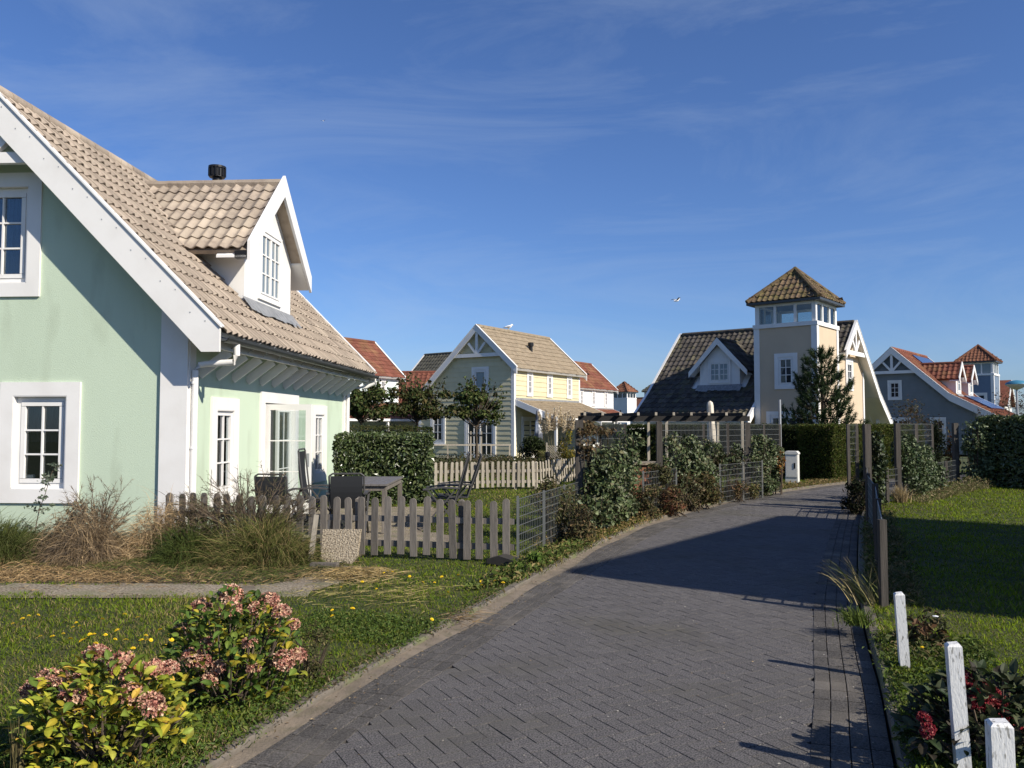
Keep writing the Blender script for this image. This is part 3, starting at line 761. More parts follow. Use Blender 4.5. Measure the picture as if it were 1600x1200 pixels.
def dormer(h, face, xs, yc, hw, rhw, z_bot, z_eave, z_apex, roofm, roofz_inv, ov=.2, win=None, tw=.2, th=.33, amp=.045, wallm='white', up=.06, bw=.24):
    """gabled dormer on a slope. face=+1 looks to +x, -1 to -x; xs front plane x; roofz_inv(z) = x of the main roof surface at height z"""
    f = face
    xb = roofz_inv(z_apex)
    t = .12
    def hgt(d): return z_apex - (z_apex - z_eave) * abs(d) / rhw
    poly = [(yc - hw, z_bot - .1), (yc + hw, z_bot - .1), (yc + hw, hgt(hw) - t), (yc, z_apex - t), (yc - hw, hgt(hw) - t)]
    MB().prism(poly, (xs, 0, 0), (0, 1, 0), (0, 0, 1), (xb - xs, 0, 0)).build('dormer_wall', wallm, h)
    xf = xs + f * ov
    for s in (-1, 1):
        a = Vector((xf, yc + s * rhw, z_eave)); top = Vector((xf, yc, z_apex)); V = (top - a); H = V.length; V.normalize()
        W = abs(xb - xf); U = Vector((-f, 0, 0))
        nn = Vector((0, s, 0)) * (z_apex - z_eave) + Vector((0, 0, 1)) * rhw; nn.normalize()
        # deck cut where it meets the main roof
        xe = roofz_inv(z_eave)
        P = [a, top, Vector((xb, yc, z_apex)), Vector((xe, yc + s * rhw, z_eave))]
        P2 = [p - nn * .09 for p in P]
        MB().add([tuple(p - nn * .015) for p in P] + [tuple(p) for p in P2], [(0, 1, 2, 3), (7, 6, 5, 4), (0, 4, 5, 1), (1, 5, 6, 2), (2, 6, 7, 3), (3, 7, 4, 0)]).build('dormer_roof_deck', roofm, h)
        keep = lambda p: (p.x - roofz_inv(p.z)) * f > -.12
        tiles(h, a - U * 0 + U * .05, U, V, W - .02, H, tw, th, roofm, amp=amp, keep=keep, name='dormer_tile', ns=5)
        MB().prism([(yc + s * rhw, z_eave + up), (yc, z_apex + up + .02), (yc, z_apex + up - bw * 1.15), (yc + s * rhw, z_eave + up - bw)], (xf - f * .0, 0, 0), (0, 1, 0), (0, 0, 1), (f * .05, 0, 0)).build('dormer_barge_board', 'white', h)
        MB().prism([(yc + s * rhw, z_eave - .1), (yc + s * hw, hgt(hw) - .13), (yc + s * hw, hgt(hw) - .17), (yc + s * rhw, z_eave - .14)], (xs - f * .3, 0, 0), (0, 1, 0), (0, 0, 1), (f * (ov + .28), 0, 0)).build('dormer_soffit', 'white', h)
    mb = MB(); n = max(3, int(abs(xb - xf) / .42)); st = (xb - xf) / n
    for k in range(n): mb.tube([(xf + st * k, yc, z_apex + .0), (xf + st * (k + 1.03), yc, z_apex + .012)], [.11, .10], 8)
    mb.build('dormer_ridge_tiles', roofm, h)
    # lead apron under the front
    xo = roofz_inv(z_bot - .0)
    mb = MB(); x2 = roofz_inv(z_bot - .28); n = 14
    for k in range(n):
        y0 = yc - hw - .12 + k * (2 * hw + .24) / n; y1 = y0 + (2 * hw + .24) / n * .98; j = random.uniform(-.03, .03)
        mb.add([(xs + f * .01, y0, z_bot + .09), (xs + f * .01, y1, z_bot + .09), (x2 + j * f, y1, z_bot - .18 - j), (x2 + j * f, y0, z_bot - .18 - j)], [(0, 1, 2, 3)])
    mb.build('lead_flashing', 'lead', h)
    if win:
        w_, h_, c_, r_, lv = win
        window(h, (xs, yc, z_bot + .15), (0, 1, 0), (f, 0, 0), w_, h_, c_, r_, sur=.06, fr=.05, leaves=lv, gl='bluglass', sd=.04)
# ------------------------------------------------------------------ mint house (hollow, with real openings)
KX, KY = -4.75, 12.07
MA = -R(3.3)
mint = thing('mint_house', 'mint green stucco house with white trim and tan tiled roof beside the garden terrace', 'house', (KX, KY, 0), MA)
PROF = [(-6.46, 3.03), (-2.9, 6.66), (0.66, 3.03)]
SL = 3.63 / 3.56
ML = 8.95
def wall_holes(name, outer, holes, O, A, B, m, parent):
    loops = [[Vector((a, b, 0)) for a, b in outer]] + [[Vector((a, b, 0)) for a, b in h] for h in holes]
    pts = [p for l in loops for p in l]; O, A, B = Vector(O), Vector(A), Vector(B)
    mb = MB(); mb.add([O + A * p.x + B * p.y for p in pts], [t for t in tessellate_polygon(loops)])
    return mb.build(name, m, parent, fix=False)
def rect(a, b, c, d): return [(a, c), (b, c), (b, d), (a, d)]
zt = 3.70 - .14
S1 = .20      # width of the white surrounds
gw = [(-2.19, .56, 1.22, 1.77), (-2.89, 3.60, 1.28, 1.86), (-4.55, .56, 1.22, 1.77)]        # gable windows: centre x, bottom, w, h
sw = [(1.40, .42, 1.10, 1.72), (6.70, .42, 1.10, 1.72)]                                      # side windows: centre y
dr = (4.05, 0.02, 2.16, 2.31)                                                                # garden door
outer = [(-5.8, 0), (0, 0), (0, zt), (-2.9, 6.66 - .14), (-5.8, zt)]
wall_holes('wall', outer, [rect(x - w_ / 2 + S1, x + w_ / 2 - S1, z + S1, z + h_ - S1) for x, z, w_, h_ in gw], (0, 0, 0), (1, 0, 0), (0, 0, 1), 'mint', mint)
wall_holes('wall', rect(0, ML, 0, zt), [rect(y - w_ / 2 + S1, y + w_ / 2 - S1, z + S1, z + h_ - S1) for y, z, w_, h_ in sw] + [rect(dr[0] - dr[2] / 2 + S1, dr[0] + dr[2] / 2 - S1, .06, dr[3] - S1)], (0, 0, 0), (0, 1, 0), (0, 0, 1), 'mint', mint)
wall_holes('wall', outer, [], (0, ML, 0), (1, 0, 0), (0, 0, 1), 'mint', mint)
wall_holes('wall', rect(0, ML, 0, zt), [], (-5.8, 0, 0), (0, 1, 0), (0, 0, 1), 'mint', mint)
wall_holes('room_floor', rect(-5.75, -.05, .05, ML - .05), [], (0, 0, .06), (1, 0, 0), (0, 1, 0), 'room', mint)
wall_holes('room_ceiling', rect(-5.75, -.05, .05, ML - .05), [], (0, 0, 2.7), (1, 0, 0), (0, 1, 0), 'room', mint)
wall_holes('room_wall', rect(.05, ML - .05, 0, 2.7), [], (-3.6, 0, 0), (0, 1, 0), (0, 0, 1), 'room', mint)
MB().box(-5.78, -.30, -.012, 0, 0, .14).build('plinth', 'plinth', mint)
for x, z, w_, h_ in gw:
    window(mint, (x, 0, z), (1, 0, 0), (0, -1, 0), w_, h_, 2, 3, sur=S1, fr=.085, deep=.05, gl='glass', sd=.035, name='gable_window')
for y, z, w_, h_ in sw:
    window(mint, (0, y, z), (0, 1, 0), (1, 0, 0), w_, h_, 2, 3, sur=S1, fr=.05, deep=.015, gl='glass', sd=.03, mull=.022, name='side_window')
# net curtains; the upper window's blue sheet imitates reflected sky
for (x, z, w_, h_), m_ in zip(gw, ('curtain', 'skyreflection', 'curtain')):
    mb = MB(); nfold = 30; zlo, zhi = (z + .22, z + h_ - .2) if m_ == 'skyreflection' else (z + h_ * .50, z + h_ - .2)
    xs_ = np.linspace(x - w_ / 2 + .15, x + w_ / 2 - .15, nfold + 1)
    for k in range(nfold):
        y0, y1 = .24 + .02 * (k % 2), .24 + .02 * ((k + 1) % 2)
        mb.add([(xs_[k], y0, zlo), (xs_[k + 1], y1, zlo), (xs_[k + 1], y1, zhi), (xs_[k], y0, zhi)], [(0, 1, 2, 3)])
    mb.build('curtain', m_ if m_ == 'skyreflection' else 'room', mint, fix=False)
mb = MB()
for y0 in (dr[0] + .62,):
    for k in range(6):
        a, b = y0 + k * .045, y0 + (k + 1) * .045; x0, x1 = -.22 - .025 * (k % 2), -.22 - .025 * ((k + 1) % 2)
        mb.add([(x0, a, .1), (x1, b, .1), (x1, b, 2.25), (x0, a, 2.25)], [(0, 1, 2, 3)])
mb.build('curtain', 'curtain', mint, fix=False)
# things on the sill behind the lower gable window
gp = lambda p: tuple((Matrix.Translation((KX, KY, 0)) @ Matrix.Rotation(MA, 4, 'Z')) @ Vector(p))
mb = MB(); mb.box(-2.85, -1.55, .09, .30, .74, .77); mb.build('window_board', 'white', mint)
tag(MB().box(-.05, .05, -.03, .03, 0, .19).build('book', 'white'), 'white upright book on the sill inside the lower gable window', 'book')
bpy.data.objects['book'].location = gp((-2.42, .16, .771)); bpy.data.objects['book'].rotation_euler = (0, 0, MA + .2)
tag(MB().lathe([(0, 0), (.03, 0), (.035, .04), (.02, .09), (.03, .12), (0, .14)]).build('ornament', 'lead', smooth=True), 'small pale ornament on the sill inside the lower gable window', 'ornament')
bpy.data.objects['ornament'].location = gp((-2.20, .16, .771))
# white pilasters at the corner
MB().box(-.37, .035, -.05, 0.0, 0, 3.62).build('pilaster', 'white', mint)
MB().box(0.0, .05, .0, .20, 0, 3.55).build('pilaster', 'white', mint)
MB().box(0.0, .05, ML - .25, ML, 0, 3.55).build('pilaster', 'white', mint)
# garden door: surround, fixed leaf, open leaf with its glass
y0, y1, zt2 = dr[0] - dr[2] / 2, dr[0] + dr[2] / 2, dr[3]
mb = MB()
for a, b, c, d in ((y0, y0 + S1, .02, zt2), (y1 - S1, y1, .02, zt2), (y0 + S1, y1 - S1, zt2 - S1, zt2)): mb.box(-.02, .035, a, b, c, d)
for a, b, c, d in ((y0 + S1, y0 + S1 + .06, .05, zt2 - S1), (y1 - S1 - .06, y1 - S1, .05, zt2 - S1), (y0 + S1 + .06, y1 - S1 - .06, zt2 - S1 - .06, zt2 - S1)): mb.box(-.11, -.02, a, b, c, d)
dframe = mb.build('door_frame', 'white', mint)
def door_leaf(O, U, Nn, wd, h_, name, handle):
    O, U, Nn = Vector(O), Vector(U).normalized(), Vector(Nn).normalized(); mb = MB(); s = .105
    for a, b, c, d in ((0, s, 0, h_), (wd - s, wd, 0, h_), (s, wd - s, h_ - s, h_), (s, wd - s, 0, .22)): mb.fbox(O, U, Nn, a, b, -.022, .022, c, d)
    for k in (1, 2): mb.fbox(O, U, Nn, s, wd - s, -.014, .014, .22 + (h_ - s - .22) * k / 3 - .01, .22 + (h_ - s - .22) * k / 3 + .01)
    mb.fbox(O, U, Nn, wd / 2 - .01, wd / 2 + .01, -.012, .012, .22, h_ - s) if not handle else None
    d_ = mb.build(name, 'white', mint)
    pb = MB()
    for k in range(3):
        c0 = .22 + (h_ - s - .22) * k / 3 + .01; c1 = .22 + (h_ - s - .22) * (k + 1) / 3 - .01
        MB().fbox(O, U, Nn, s + .001, wd - s - .001, -.003, .003, c0, c1).build('pane', 'glass', d_)
    if handle:
        hb = MB(); hb.fbox(O, U, Nn, wd - .075, wd - .03, -.03, .03, .88, 1.12); hb.fbox(O, U, Nn, wd - .16, wd - .04, -.062, -.042, 1.03, 1.05); hb.fbox(O, U, Nn, wd - .055, wd - .04, -.05, -.02, 1.03, 1.05)
        hb.build('door_handle', 'steel', d_)
    return d_
yi0, yi1 = y0 + S1 + .06, y1 - S1 - .06
door_leaf((-.06, yi1, .06), (0, -1, 0), (1, 0, 0), (yi1 - yi0) / 2 - .005, 2.0, 'door', False)
door_leaf((-.0, yi0 + .03, .06), (1, -.03, 0), (0, -1, 0), .88, 2.02, 'open_door', True)
# roof
SIN, COS = SL / math.hypot(1, SL), 1 / math.hypot(1, SL)
dn = Vector((SIN, 0, COS))
VOV = .43
for s in (-1, 1):
    e = Vector((-2.9 + s * 3.56, 0, 3.03)); r = Vector((-2.9, 0, 6.66)); n = Vector((s * SIN, 0, COS))
    P = [e - n * .02, r - n * .02, r - n * .14, e - n * .14]
    MB().prism([(v.x, v.z) for v in P], (0, -VOV + .05, 0), (1, 0, 0), (0, 0, 1), (0, ML + 2 * VOV - .1, 0)).build('roof_deck', 'white', mint)
    for yy in (-VOV, ML + VOV - .05):
        up, bw = .045, .55
        pts = [(e.x, e.z + up), (r.x, r.z + up), (r.x, r.z + up - bw), (e.x - s * .16, e.z + up - bw + .16 * SL), (e.x - s * .16, e.z + up - .42), (e.x, e.z + up - .42)]
        pts = [(e.x, e.z + up), (r.x, r.z + up), (r.x, r.z + up - bw), (e.x - s * .26, e.z - .30), (e.x, e.z - .30)]
        MB().prism(pts, (0, yy, 0), (1, 0, 0), (0, 0, 1), (0, .05, 0)).build('barge_board', 'white', mint)
        MB().prism([(e.x + s * .02, e.z + up), (r.x, r.z + up), (r.x, r.z + up + .035), (e.x + s * .02, e.z + up + .035)], (0, yy - .025 if yy < 0 else yy - .07, 0), (1, 0, 0), (0, 0, 1), (0, .14, 0)).build('verge_cap', 'white', mint)
EYE = (Matrix.Translation((KX, KY, 0)) @ Matrix.Rotation(MA, 4, 'Z')).inverted() @ CAM
rinv = lambda z: .66 - (z - 3.03) / SL
DY, DHW, DRW, DZB, DZE, DZA = 3.70, 1.25, 1.76, 3.88, 4.70, 6.33
def keep_main(p):
    d = abs(p.y - DY)
    if p.x > -.12: return True
    hz = DZA - (DZA - DZE) * d / DRW
    return not (d < DRW - .12 and p.z < hz + .02 and p.x < (-.12 if d < DHW + .1 else rinv(DZE) + .1))
Vs = Vector((-COS, 0, SIN))
tiles(mint, Vector((.70, -VOV + .05, 3.03 - .04)) - dn * .015, (0, 1, 0), Vs, ML + 2 * VOV - .1, 5.13, .20, .345, 'rooftile', amp=.048, lift=.036, keep=keep_main, singles=300, eye=EYE)
mb = MB(); n = 22; L0 = ML + 2 * VOV - .12
for k in range(n):
    ya = -VOV + .06 + k * L0 / n; mb = MB(); mb.tube([(-2.9, ya, 6.64), (-2.9, ya + L0 / n * 1.04, 6.655)], [.115, .10], 10); smooth_by_angle(mb.build('ridge_tile', 'rooftile', mint))
MB().box(-2.99, -2.81, -VOV + .08, ML + VOV - .08, 6.54, 6.62).build('ridge_batten', 'black', mint)
dormer(mint, 1, -.12, DY, DHW, DRW, DZB, DZE, DZA, 'rooftile', rinv, ov=.24, win=(1.22, 1.36, 2, 3, 2), tw=.205, th=.345, amp=.05, up=.15, bw=.34)
MB().box(-.10, .10, DY - DRW, DY - DRW + .14, DZE - .15, DZE - .03).build('dormer_gutter', 'black', mint)
# vent cowl
mb = MB(); mb.lathe([(0, 0), (.09, 0), (.09, .22), (.15, .23), (.15, .26), (.15, .40), (.17, .41), (.17, .45), (0, .47)], (-1.35, 4.10, 6.38), 18)
for k in range(14):
    t = k * 2 * math.pi / 14; mb.box(-1.35 + .155 * math.cos(t) - .012, -1.35 + .155 * math.cos(t) + .012, 4.10 + .155 * math.sin(t) - .012, 4.10 + .155 * math.sin(t) + .012, 6.63, 6.79)
mb.build('roof_vent', 'black', mint)
# truss in the gable
y = -VOV + .06; mb = MB(); mb.box(-3.5, -2.3, y, y + .09, 5.50, 5.66); mb.box(-2.98, -2.82, y + .002, y + .086, 5.66, 6.2)
mb.beam((-2.82, y + .045, 5.66), (-2.5, y + .045, 5.98), .08, .12); mb.beam((-2.98, y + .045, 5.66), (-3.3, y + .045, 5.98), .08, .12); mb.build('gable_truss', 'white', mint)
# eaves: fascia, gutter, brackets, knee braces
MB().box(.47, .53, -VOV + .06, ML + VOV - .06, 2.80, 3.0).build('fascia', 'white', mint)
mb = MB(); ga = [(math.pi * (1 + k / 8)) for k in range(9)]
for k in range(8):
    a, b = ga[k], ga[k + 1]; c = (.70, 2.955)
    for rr in (.085, .075): mb.add([(c[0] + rr * math.cos(a), -VOV + .05, c[1] + rr * math.sin(a)), (c[0] + rr * math.cos(b), -VOV + .05, c[1] + rr * math.sin(b)), (c[0] + rr * math.cos(b), ML + VOV - .02, c[1] + rr * math.sin(b)), (c[0] + rr * math.cos(a), ML + VOV - .02, c[1] + rr * math.sin(a))], [(0, 1, 2, 3)])
mb.build('gutter', 'gutter', mint)
for k in range(14):
    yy = .15 + k * .66
    mb = MB(); mb.beam((.60, yy, 2.82), (.80, yy, 2.965), .03, .012); mb.build('gutter_bracket', 'lead', mint)
for k in range(14):
    yy = .42 + k * .635
    mb = MB(); mb.beam((.0, yy, 2.46), (.46, yy, 2.80), .045, .14); mb.beam((.62, yy, 2.93), (-.02, yy, 3.58), .055, .12); mb.build('eaves_brace', 'white', mint)
# downpipes
mb = MB(); mb.tube([(.70, .10, 2.9), (.70, .10, 2.72), (.66, .10, 2.62), (.30, .09, 2.60), (.16, .07, 2.58), (.10, .06, 2.50), (.09, .06, 0.0)], .048, 12); smooth_by_angle(mb.build('downpipe', 'white', mint), 50)
mb = MB(); 
for z in (.35, 1.35, 2.3): mb.lathe([(.049, 0), (.056, 0), (.056, .035), (.049, .035)], (.09, .06, z), 12)
mb.build('pipe_clip', 'white', mint)
mb = MB(); mb.tube([(.73, ML + .2, 2.95), (.73, ML + .2, 2.76), (.5, ML + .18, 2.68), (.10, ML - .1, 2.6), (.09, ML - .1, 0.0)], .045, 10); smooth_by_angle(mb.build('downpipe', 'white', mint), 50)
# bolts dotted along the barge board
mb = MB()
for k in range(16):
    x = .45 - k * .22; zc = 3.03 + (.70 - x) * SL - .12 - .1 * (k % 2); mb.box(x - .008, x + .008, -VOV - .004, -VOV + .002, zc - .008, zc + .008)
mb.build('board_screws', 'steel', mint)
# ------------------------------------------------------------------ yellow house
YA = -R(31.9)
YP = [(-6.1, 2.85), (-2.06, 6.6), (0.32, 4.42)]
def yellow_type(name, label, loc, y1, wallm, roofm, wins=True, tile='r', porch=True, sid=False, truss=True, cat_='house'):
    h = house(name, label, cat_, loc, YA, YP, -5.8, 0.0, y1, wallm, roofm, ov=.28, bw=.34, tiles_on='lr' if tile == 'lr' else 'r', tw=.25, th=.36, amp=.03, truss=truss)
    if wins:
        for s in (1.44, 3.45, 5.62):
            if s < y1 - .3: window(h, (.012, s, 3.12), (0, 1, 0), (1, 0, 0), .58, 1.22, 2, 3, sur=.12, fr=.04, sd=.05, mull=.03)
    if porch:
        z0, z1, wd = 2.90, 2.02, 2.3
        P = [(0, z0), (wd, z1), (wd, z1 - .12), (0, z0 - .12)]
        ya, yb = .1, y1 - .1
        MB().prism(P, (0, ya, 0), (1, 0, 0), (0, 0, 1), (0, yb - ya, 0)).build('porch_roof', 'white', h)
        d = Vector((-wd, 0, z0 - z1)); ln = d.length
        tiles(h, Vector((wd, ya, z1 + .005)), (0, 1, 0), d, yb - ya, ln, .25, .36, roofm, amp=.03, name='porch_tile', ns=4)
        for yy in (ya - .06, yb + .01): MB().prism([(.0, z0 + .06), (wd + .02, z1 + .06), (wd + .02, z1 - .26), (0, z0 - .24)], (0, yy, 0), (1, 0, 0), (0, 0, 1), (0, .05, 0)).build('porch_barge_board', 'white', h)
        for yy in (ya + .1, (ya + yb) / 2, yb - .2): MB().box(wd - .2, wd - .08, yy, yy + .12, 0, z1 - .14).build('porch_post', 'white', h)
        MB().box(0, .03, ya, yb, z0 - .02, z0 + .12).build('porch_flashing', 'lead', h)
    return h
yh = yellow_type('yellow_house', 'pale yellow clapboard house with tan roof, gull on its ridge and porch beside pampas grass', (.1, 40, 0), 6.9, 'yellow', 'rooftan')
gwin = [(-1.95, 3.30, 1.02, 1.28), (-4.56, .72, .95, 1.62), (-1.95, .03, 1.86, 2.02)]
hol = [(x - w_ / 2, x + w_ / 2, z, z + h_) for x, z, w_, h_ in gwin]
siding(yh, -5.79, -.165, .02, 6.2, .24, 'yellow', 'y', YP, T=.42, holes=hol)
siding(yh, .135, 6.76, .02, 4.25, .24, 'yellow', .0, None, holes=[(s - .29, s + .29, 3.12, 4.34) for s in (1.44, 3.45, 5.62)] + [(.1, 6.8, 2.75, 3.03)])
window(yh, (gwin[0][0], -.004, gwin[0][1]), (1, 0, 0), (0, -1, 0), 1.02, 1.28, 1, 1, sur=.14, fr=.07, gl='bluglass', sd=.06)
window(yh, (gwin[1][0], -.004, gwin[1][1]), (1, 0, 0), (0, -1, 0), .95, 1.62, 2, 3, sur=.14, fr=.05, sd=.06, sill=True)
window(yh, (gwin[2][0], -.004, gwin[2][1]), (1, 0, 0), (0, -1, 0), 1.86, 2.02, 2, 3, sur=.14, fr=.05, leaves=2, sd=.06, name='garden_door')
window(yh, (.004, 1.5, .05), (0, 1, 0), (1, 0, 0), 1.7, 2.05, 1, 1, sur=.1, fr=.06, leaves=2, sd=.05, name='porch_door')
sx = lambda x: 4.42 + (.32 - x) * (6.6 - 4.42) / 2.38
mb = MB(); mb.lathe([(0, -.3), (.10, -.3), (.10, .22), (.15, .24), (.15, .42), (0, .44)], (-.95, 3.2, sx(-.95)), 12); mb.build('roof_vent', 'black', yh)

def Yl(x, y, z=0): return (Matrix.Translation((.1, 40, 0)) @ Matrix.Rotation(YA, 4, 'Z')) @ Vector((x, y, z))

# ------------------------------------------------------------------ beige tower house
BA = math.atan2(.77, .63)
bh = thing('tower_house', 'beige house with square glazed lookout tower and dark mossy tiled roof behind the pine', 'house', (14.33, 35.1, 0), BA)
BP = [(-4.7, 1.85), (-3.2, 3.05), (0, 6.03), (3.2, 3.05), (5.1, 1.75)]
BY = 7.6
T = .16
MB().prism([(-3.7, 0), (1.95, 0), (1.95, prof_z(BP, 1.95) - T), (0, 6.03 - T), (-3.2, 3.05 - T), (-3.7, prof_z(BP, -3.7) - T)], (0, .02, 0), (1, 0, 0), (0, 0, 1), (0, BY, 0)).build('wall', 'beige', bh)
def roof_slope(h, a, b, ya, yb, roofm, front, back, bw=.34, tw=.26, th=.34, amp=.05, keep=None):
    d = Vector((b[0] - a[0], 0, b[1] - a[1])); ln = d.length; d.normalize(); n = Vector((-d.z, 0, d.x)); left = b[1] > a[1]; lo = a if left else b
    p, q = Vector((a[0], 0, a[1])), Vector((b[0], 0, b[1])); P = [p - n * .02, q - n * .02, q - n * .13, p - n * .13]
    MB().prism([(v.x, v.z) for v in P], (0, ya, 0), (1, 0, 0), (0, 0, 1), (0, yb - ya, 0)).build('roof_deck', 'white', h)
    tiles(h, Vector((lo[0], ya, lo[1])) - n * .015, (0, 1, 0), d if left else -d, yb - ya, ln + .02, tw, th, roofm, amp=amp, keep=keep, ns=5)
    for f, yy in ((front, ya - .05), (back, yb)):
        if f:
            up = .08
            MB().prism([(a[0], a[1] + up), (b[0], b[1] + up), (b[0], b[1] + up - bw), (a[0], a[1] + up - bw)], (0, yy, 0), (1, 0, 0), (0, 0, 1), (0, .05, 0)).build('barge_board', 'white', h)
            MB().prism([(a[0], a[1] + up), (b[0], b[1] + up), (b[0], b[1] + up + .03), (a[0], a[1] + up + .03)], (0, yy - .02, 0), (1, 0, 0), (0, 0, 1), (0, .11, 0)).build('verge_cap', 'white', h)
binv = lambda z: -(6.03 - z) / .931
def keep_b(p):
    d = abs(p.y - 4.55); hz = 5.4 - (5.4 - 3.96) * d / 1.35
    return not (d < 1.25 and p.z < hz and -2.9 < p.x < -.3 and p.x < binv(3.9) + .1)
xm = -1.46; zm = prof_z(BP, xm)
roof_slope(bh, (xm, zm), (0, 6.03), -.30, 2.56, 'roofslate', True, False)
roof_slope(bh, (-3.2, 3.05), (0, 6.03), 2.56, BY + .3, 'roofslate', False, True, keep=keep_b)
roof_slope(bh, (-4.7, 1.85), (-3.2, 3.05), 2.56, BY + .3, 'roofslate', True, True)
roof_slope(bh, (0, 6.03), (3.2, 3.05), -.30, BY + .3, 'roofslate', True, True)
roof_slope(bh, (3.2, 3.05), (5.1, 1.75), -.30, BY + .3, 'roofslate', True, True)
mb = MB()
for k in range(18): mb.tube([(0, -.22 + k * .445, 6.04), (0, -.22 + (k + 1.03) * .445, 6.055)], [.125, .11], 8)
mb.build('ridge_tiles', 'roofslate', bh)
mb = MB(); y = -.31
mb.box(-1.3, 1.3, y, y + .07, 4.62, 4.8); mb.box(-.07, .07, y + .002, y + .066, 4.8, 5.8); mb.beam((.05, y + .035, 4.82), (.5, y + .035, 5.3), .06, .12); mb.beam((-.05, y + .035, 4.82), (-.5, y + .035, 5.3), .06, .12)
mb.build('gable_truss', 'white', bh)
mb = MB(); mb.box(1.80, 1.975, -.02, .02, 0, 4.0); mb.box(1.95, 1.975, .0, .15, 0, 4.0); mb.build('corner_boards', 'white', bh)
mb = MB()
for k in range(9): mb.beam((2.0, .5 + k * .85, prof_z(BP, 2.0) - .2), (5.0, .5 + k * .85, prof_z(BP, 5.0) - .16), .07, .12)
for yy in (.1, 3.6, 7.2): mb.box(4.55, 4.69, yy, yy + .14, 0, 1.95)
mb.build('carport_frame', 'white', bh)
hip_tower(bh, -2.75, 1.23, 1.25, 1.25, 0, 5.75, 6.55, 8.05, 'beige', 'roofmoss')
window(bh, (-4.004, 1.20, 3.12), (0, -1, 0), (-1, 0, 0), .92, 1.42, 2, 3, sur=.15, fr=.06, sd=.05, gl='darkglass', name='tower_window')
window(bh, (-4.004, 1.15, .04), (0, -1, 0), (-1, 0, 0), 1.75, 2.2, 2, 3, sur=.15, fr=.07, leaves=2, sd=.05, name='tower_door')
window(bh, (-.05, .016, 3.15), (1, 0, 0), (0, -1, 0), .95, 1.35, 2, 3, sur=.14, fr=.06, sd=.05, name='gable_window')
dormer(bh, -1, -2.9, 4.55, .92, 1.35, 3.35, 3.96, 5.38, 'roofslate', binv, ov=.2, win=(1.05, .98, 2, 3, 2), tw=.25, th=.34, amp=.05)
window(bh, (-3.708, 4.3, .1), (0, -1, 0), (-1, 0, 0), 2.2, 2.0, 2, 3, sur=.1, fr=.07, leaves=2, sd=.04, name='garden_door')
def Bl(x, y, z=0): return (Matrix.Translation((14.33, 35.1, 0)) @ Matrix.Rotation(BA, 4, 'Z')) @ Vector((x, y, z))

# ------------------------------------------------------------------ grey house with solar panels
GA = math.atan2(-.63, .77)
GP = [(-5.4, 2.2), (-3.1, 3.45), (0, 6.32), (3.1, 3.45), (5.4, 2.2)]
gh = house('grey_house', 'slate grey clapboard house with solar panels and red dormers right of the beige tower house', 'house', (23.03, 50, 0), GA, GP, -4.6, 4.6, 8.1, 'greyblue', 'roofred', ov=.3, bw=.42, tiles_on='r', tw=.28, th=.36, amp=.05)
siding(gh, -4.5, 4.4, .02, 6.0, .2, 'greyblue', 'y', GP, T=.5, holes=[(-.3, .5, 3.2, 4.4), (-.45, .95, .4, 2.15), (2.0, 2.85, .4, 2.15)], single=False)
window(gh, (.1, -.004, 3.2), (1, 0, 0), (0, -1, 0), .8, 1.2, 2, 3, sur=.11, fr=.05, sd=.06)
window(gh, (.25, -.004, .4), (1, 0, 0), (0, -1, 0), 1.4, 1.75, 2, 3, sur=.12, fr=.05, leaves=2, sd=.06)
window(gh, (2.43, -.004, .4), (1, 0, 0), (0, -1, 0), .85, 1.75, 2, 3, sur=.12, fr=.05, sd=.06)
ginv = lambda z: (6.32 - z) / .926
for yc in (2.6, 6.2):
    dormer(gh, 1, 3.05, yc, .72, 1.0, 3.5, 4.45, 5.45, 'roofred', ginv, ov=.2, win=(.8, 1.1, 1, 2, 1), tw=.28, th=.36, amp=.05)
sn = Vector((.926, 0, 1)).normalized(); sd_ = Vector((1, 0, -.926)).normalized()
for k in range(5):
    for (s0, ln, yy, zz) in ((.35, 1.55, 3.4 + k * .86, 0),):
        o = Vector((0, yy, 6.32)) + sd_ * s0 + sn * .10; u = Vector((0, .82, 0)); v = sd_ * ln
        MB().add([tuple(o), tuple(o + u), tuple(o + u + v), tuple(o + v)] + [tuple(p - sn * .05) for p in (o, o + u, o + u + v, o + v)], [(0, 1, 2, 3), (7, 6, 5, 4), (0, 4, 5, 1), (1, 5, 6, 2), (2, 6, 7, 3), (3, 7, 4, 0)]).build('solar_panel', 'solar', gh)
sd2 = Vector((2.3, 0, -1.25)).normalized(); sn2 = Vector((1.25, 0, 2.3)).normalized()
for k in range(5):
    o = Vector((3.2, 3.2 + k * .92, 3.42)) + sn2 * .1; u = Vector((0, .88, 0)); v = sd2 * 1.6
    MB().add([tuple(o), tuple(o + u), tuple(o + u + v), tuple(o + v)] + [tuple(p - sn2 * .05) for p in (o, o + u, o + u + v, o + v)], [(0, 1, 2, 3), (7, 6, 5, 4), (0, 4, 5, 1), (1, 5, 6, 2), (2, 6, 7, 3), (3, 7, 4, 0)]).build('solar_panel', 'solar', gh)

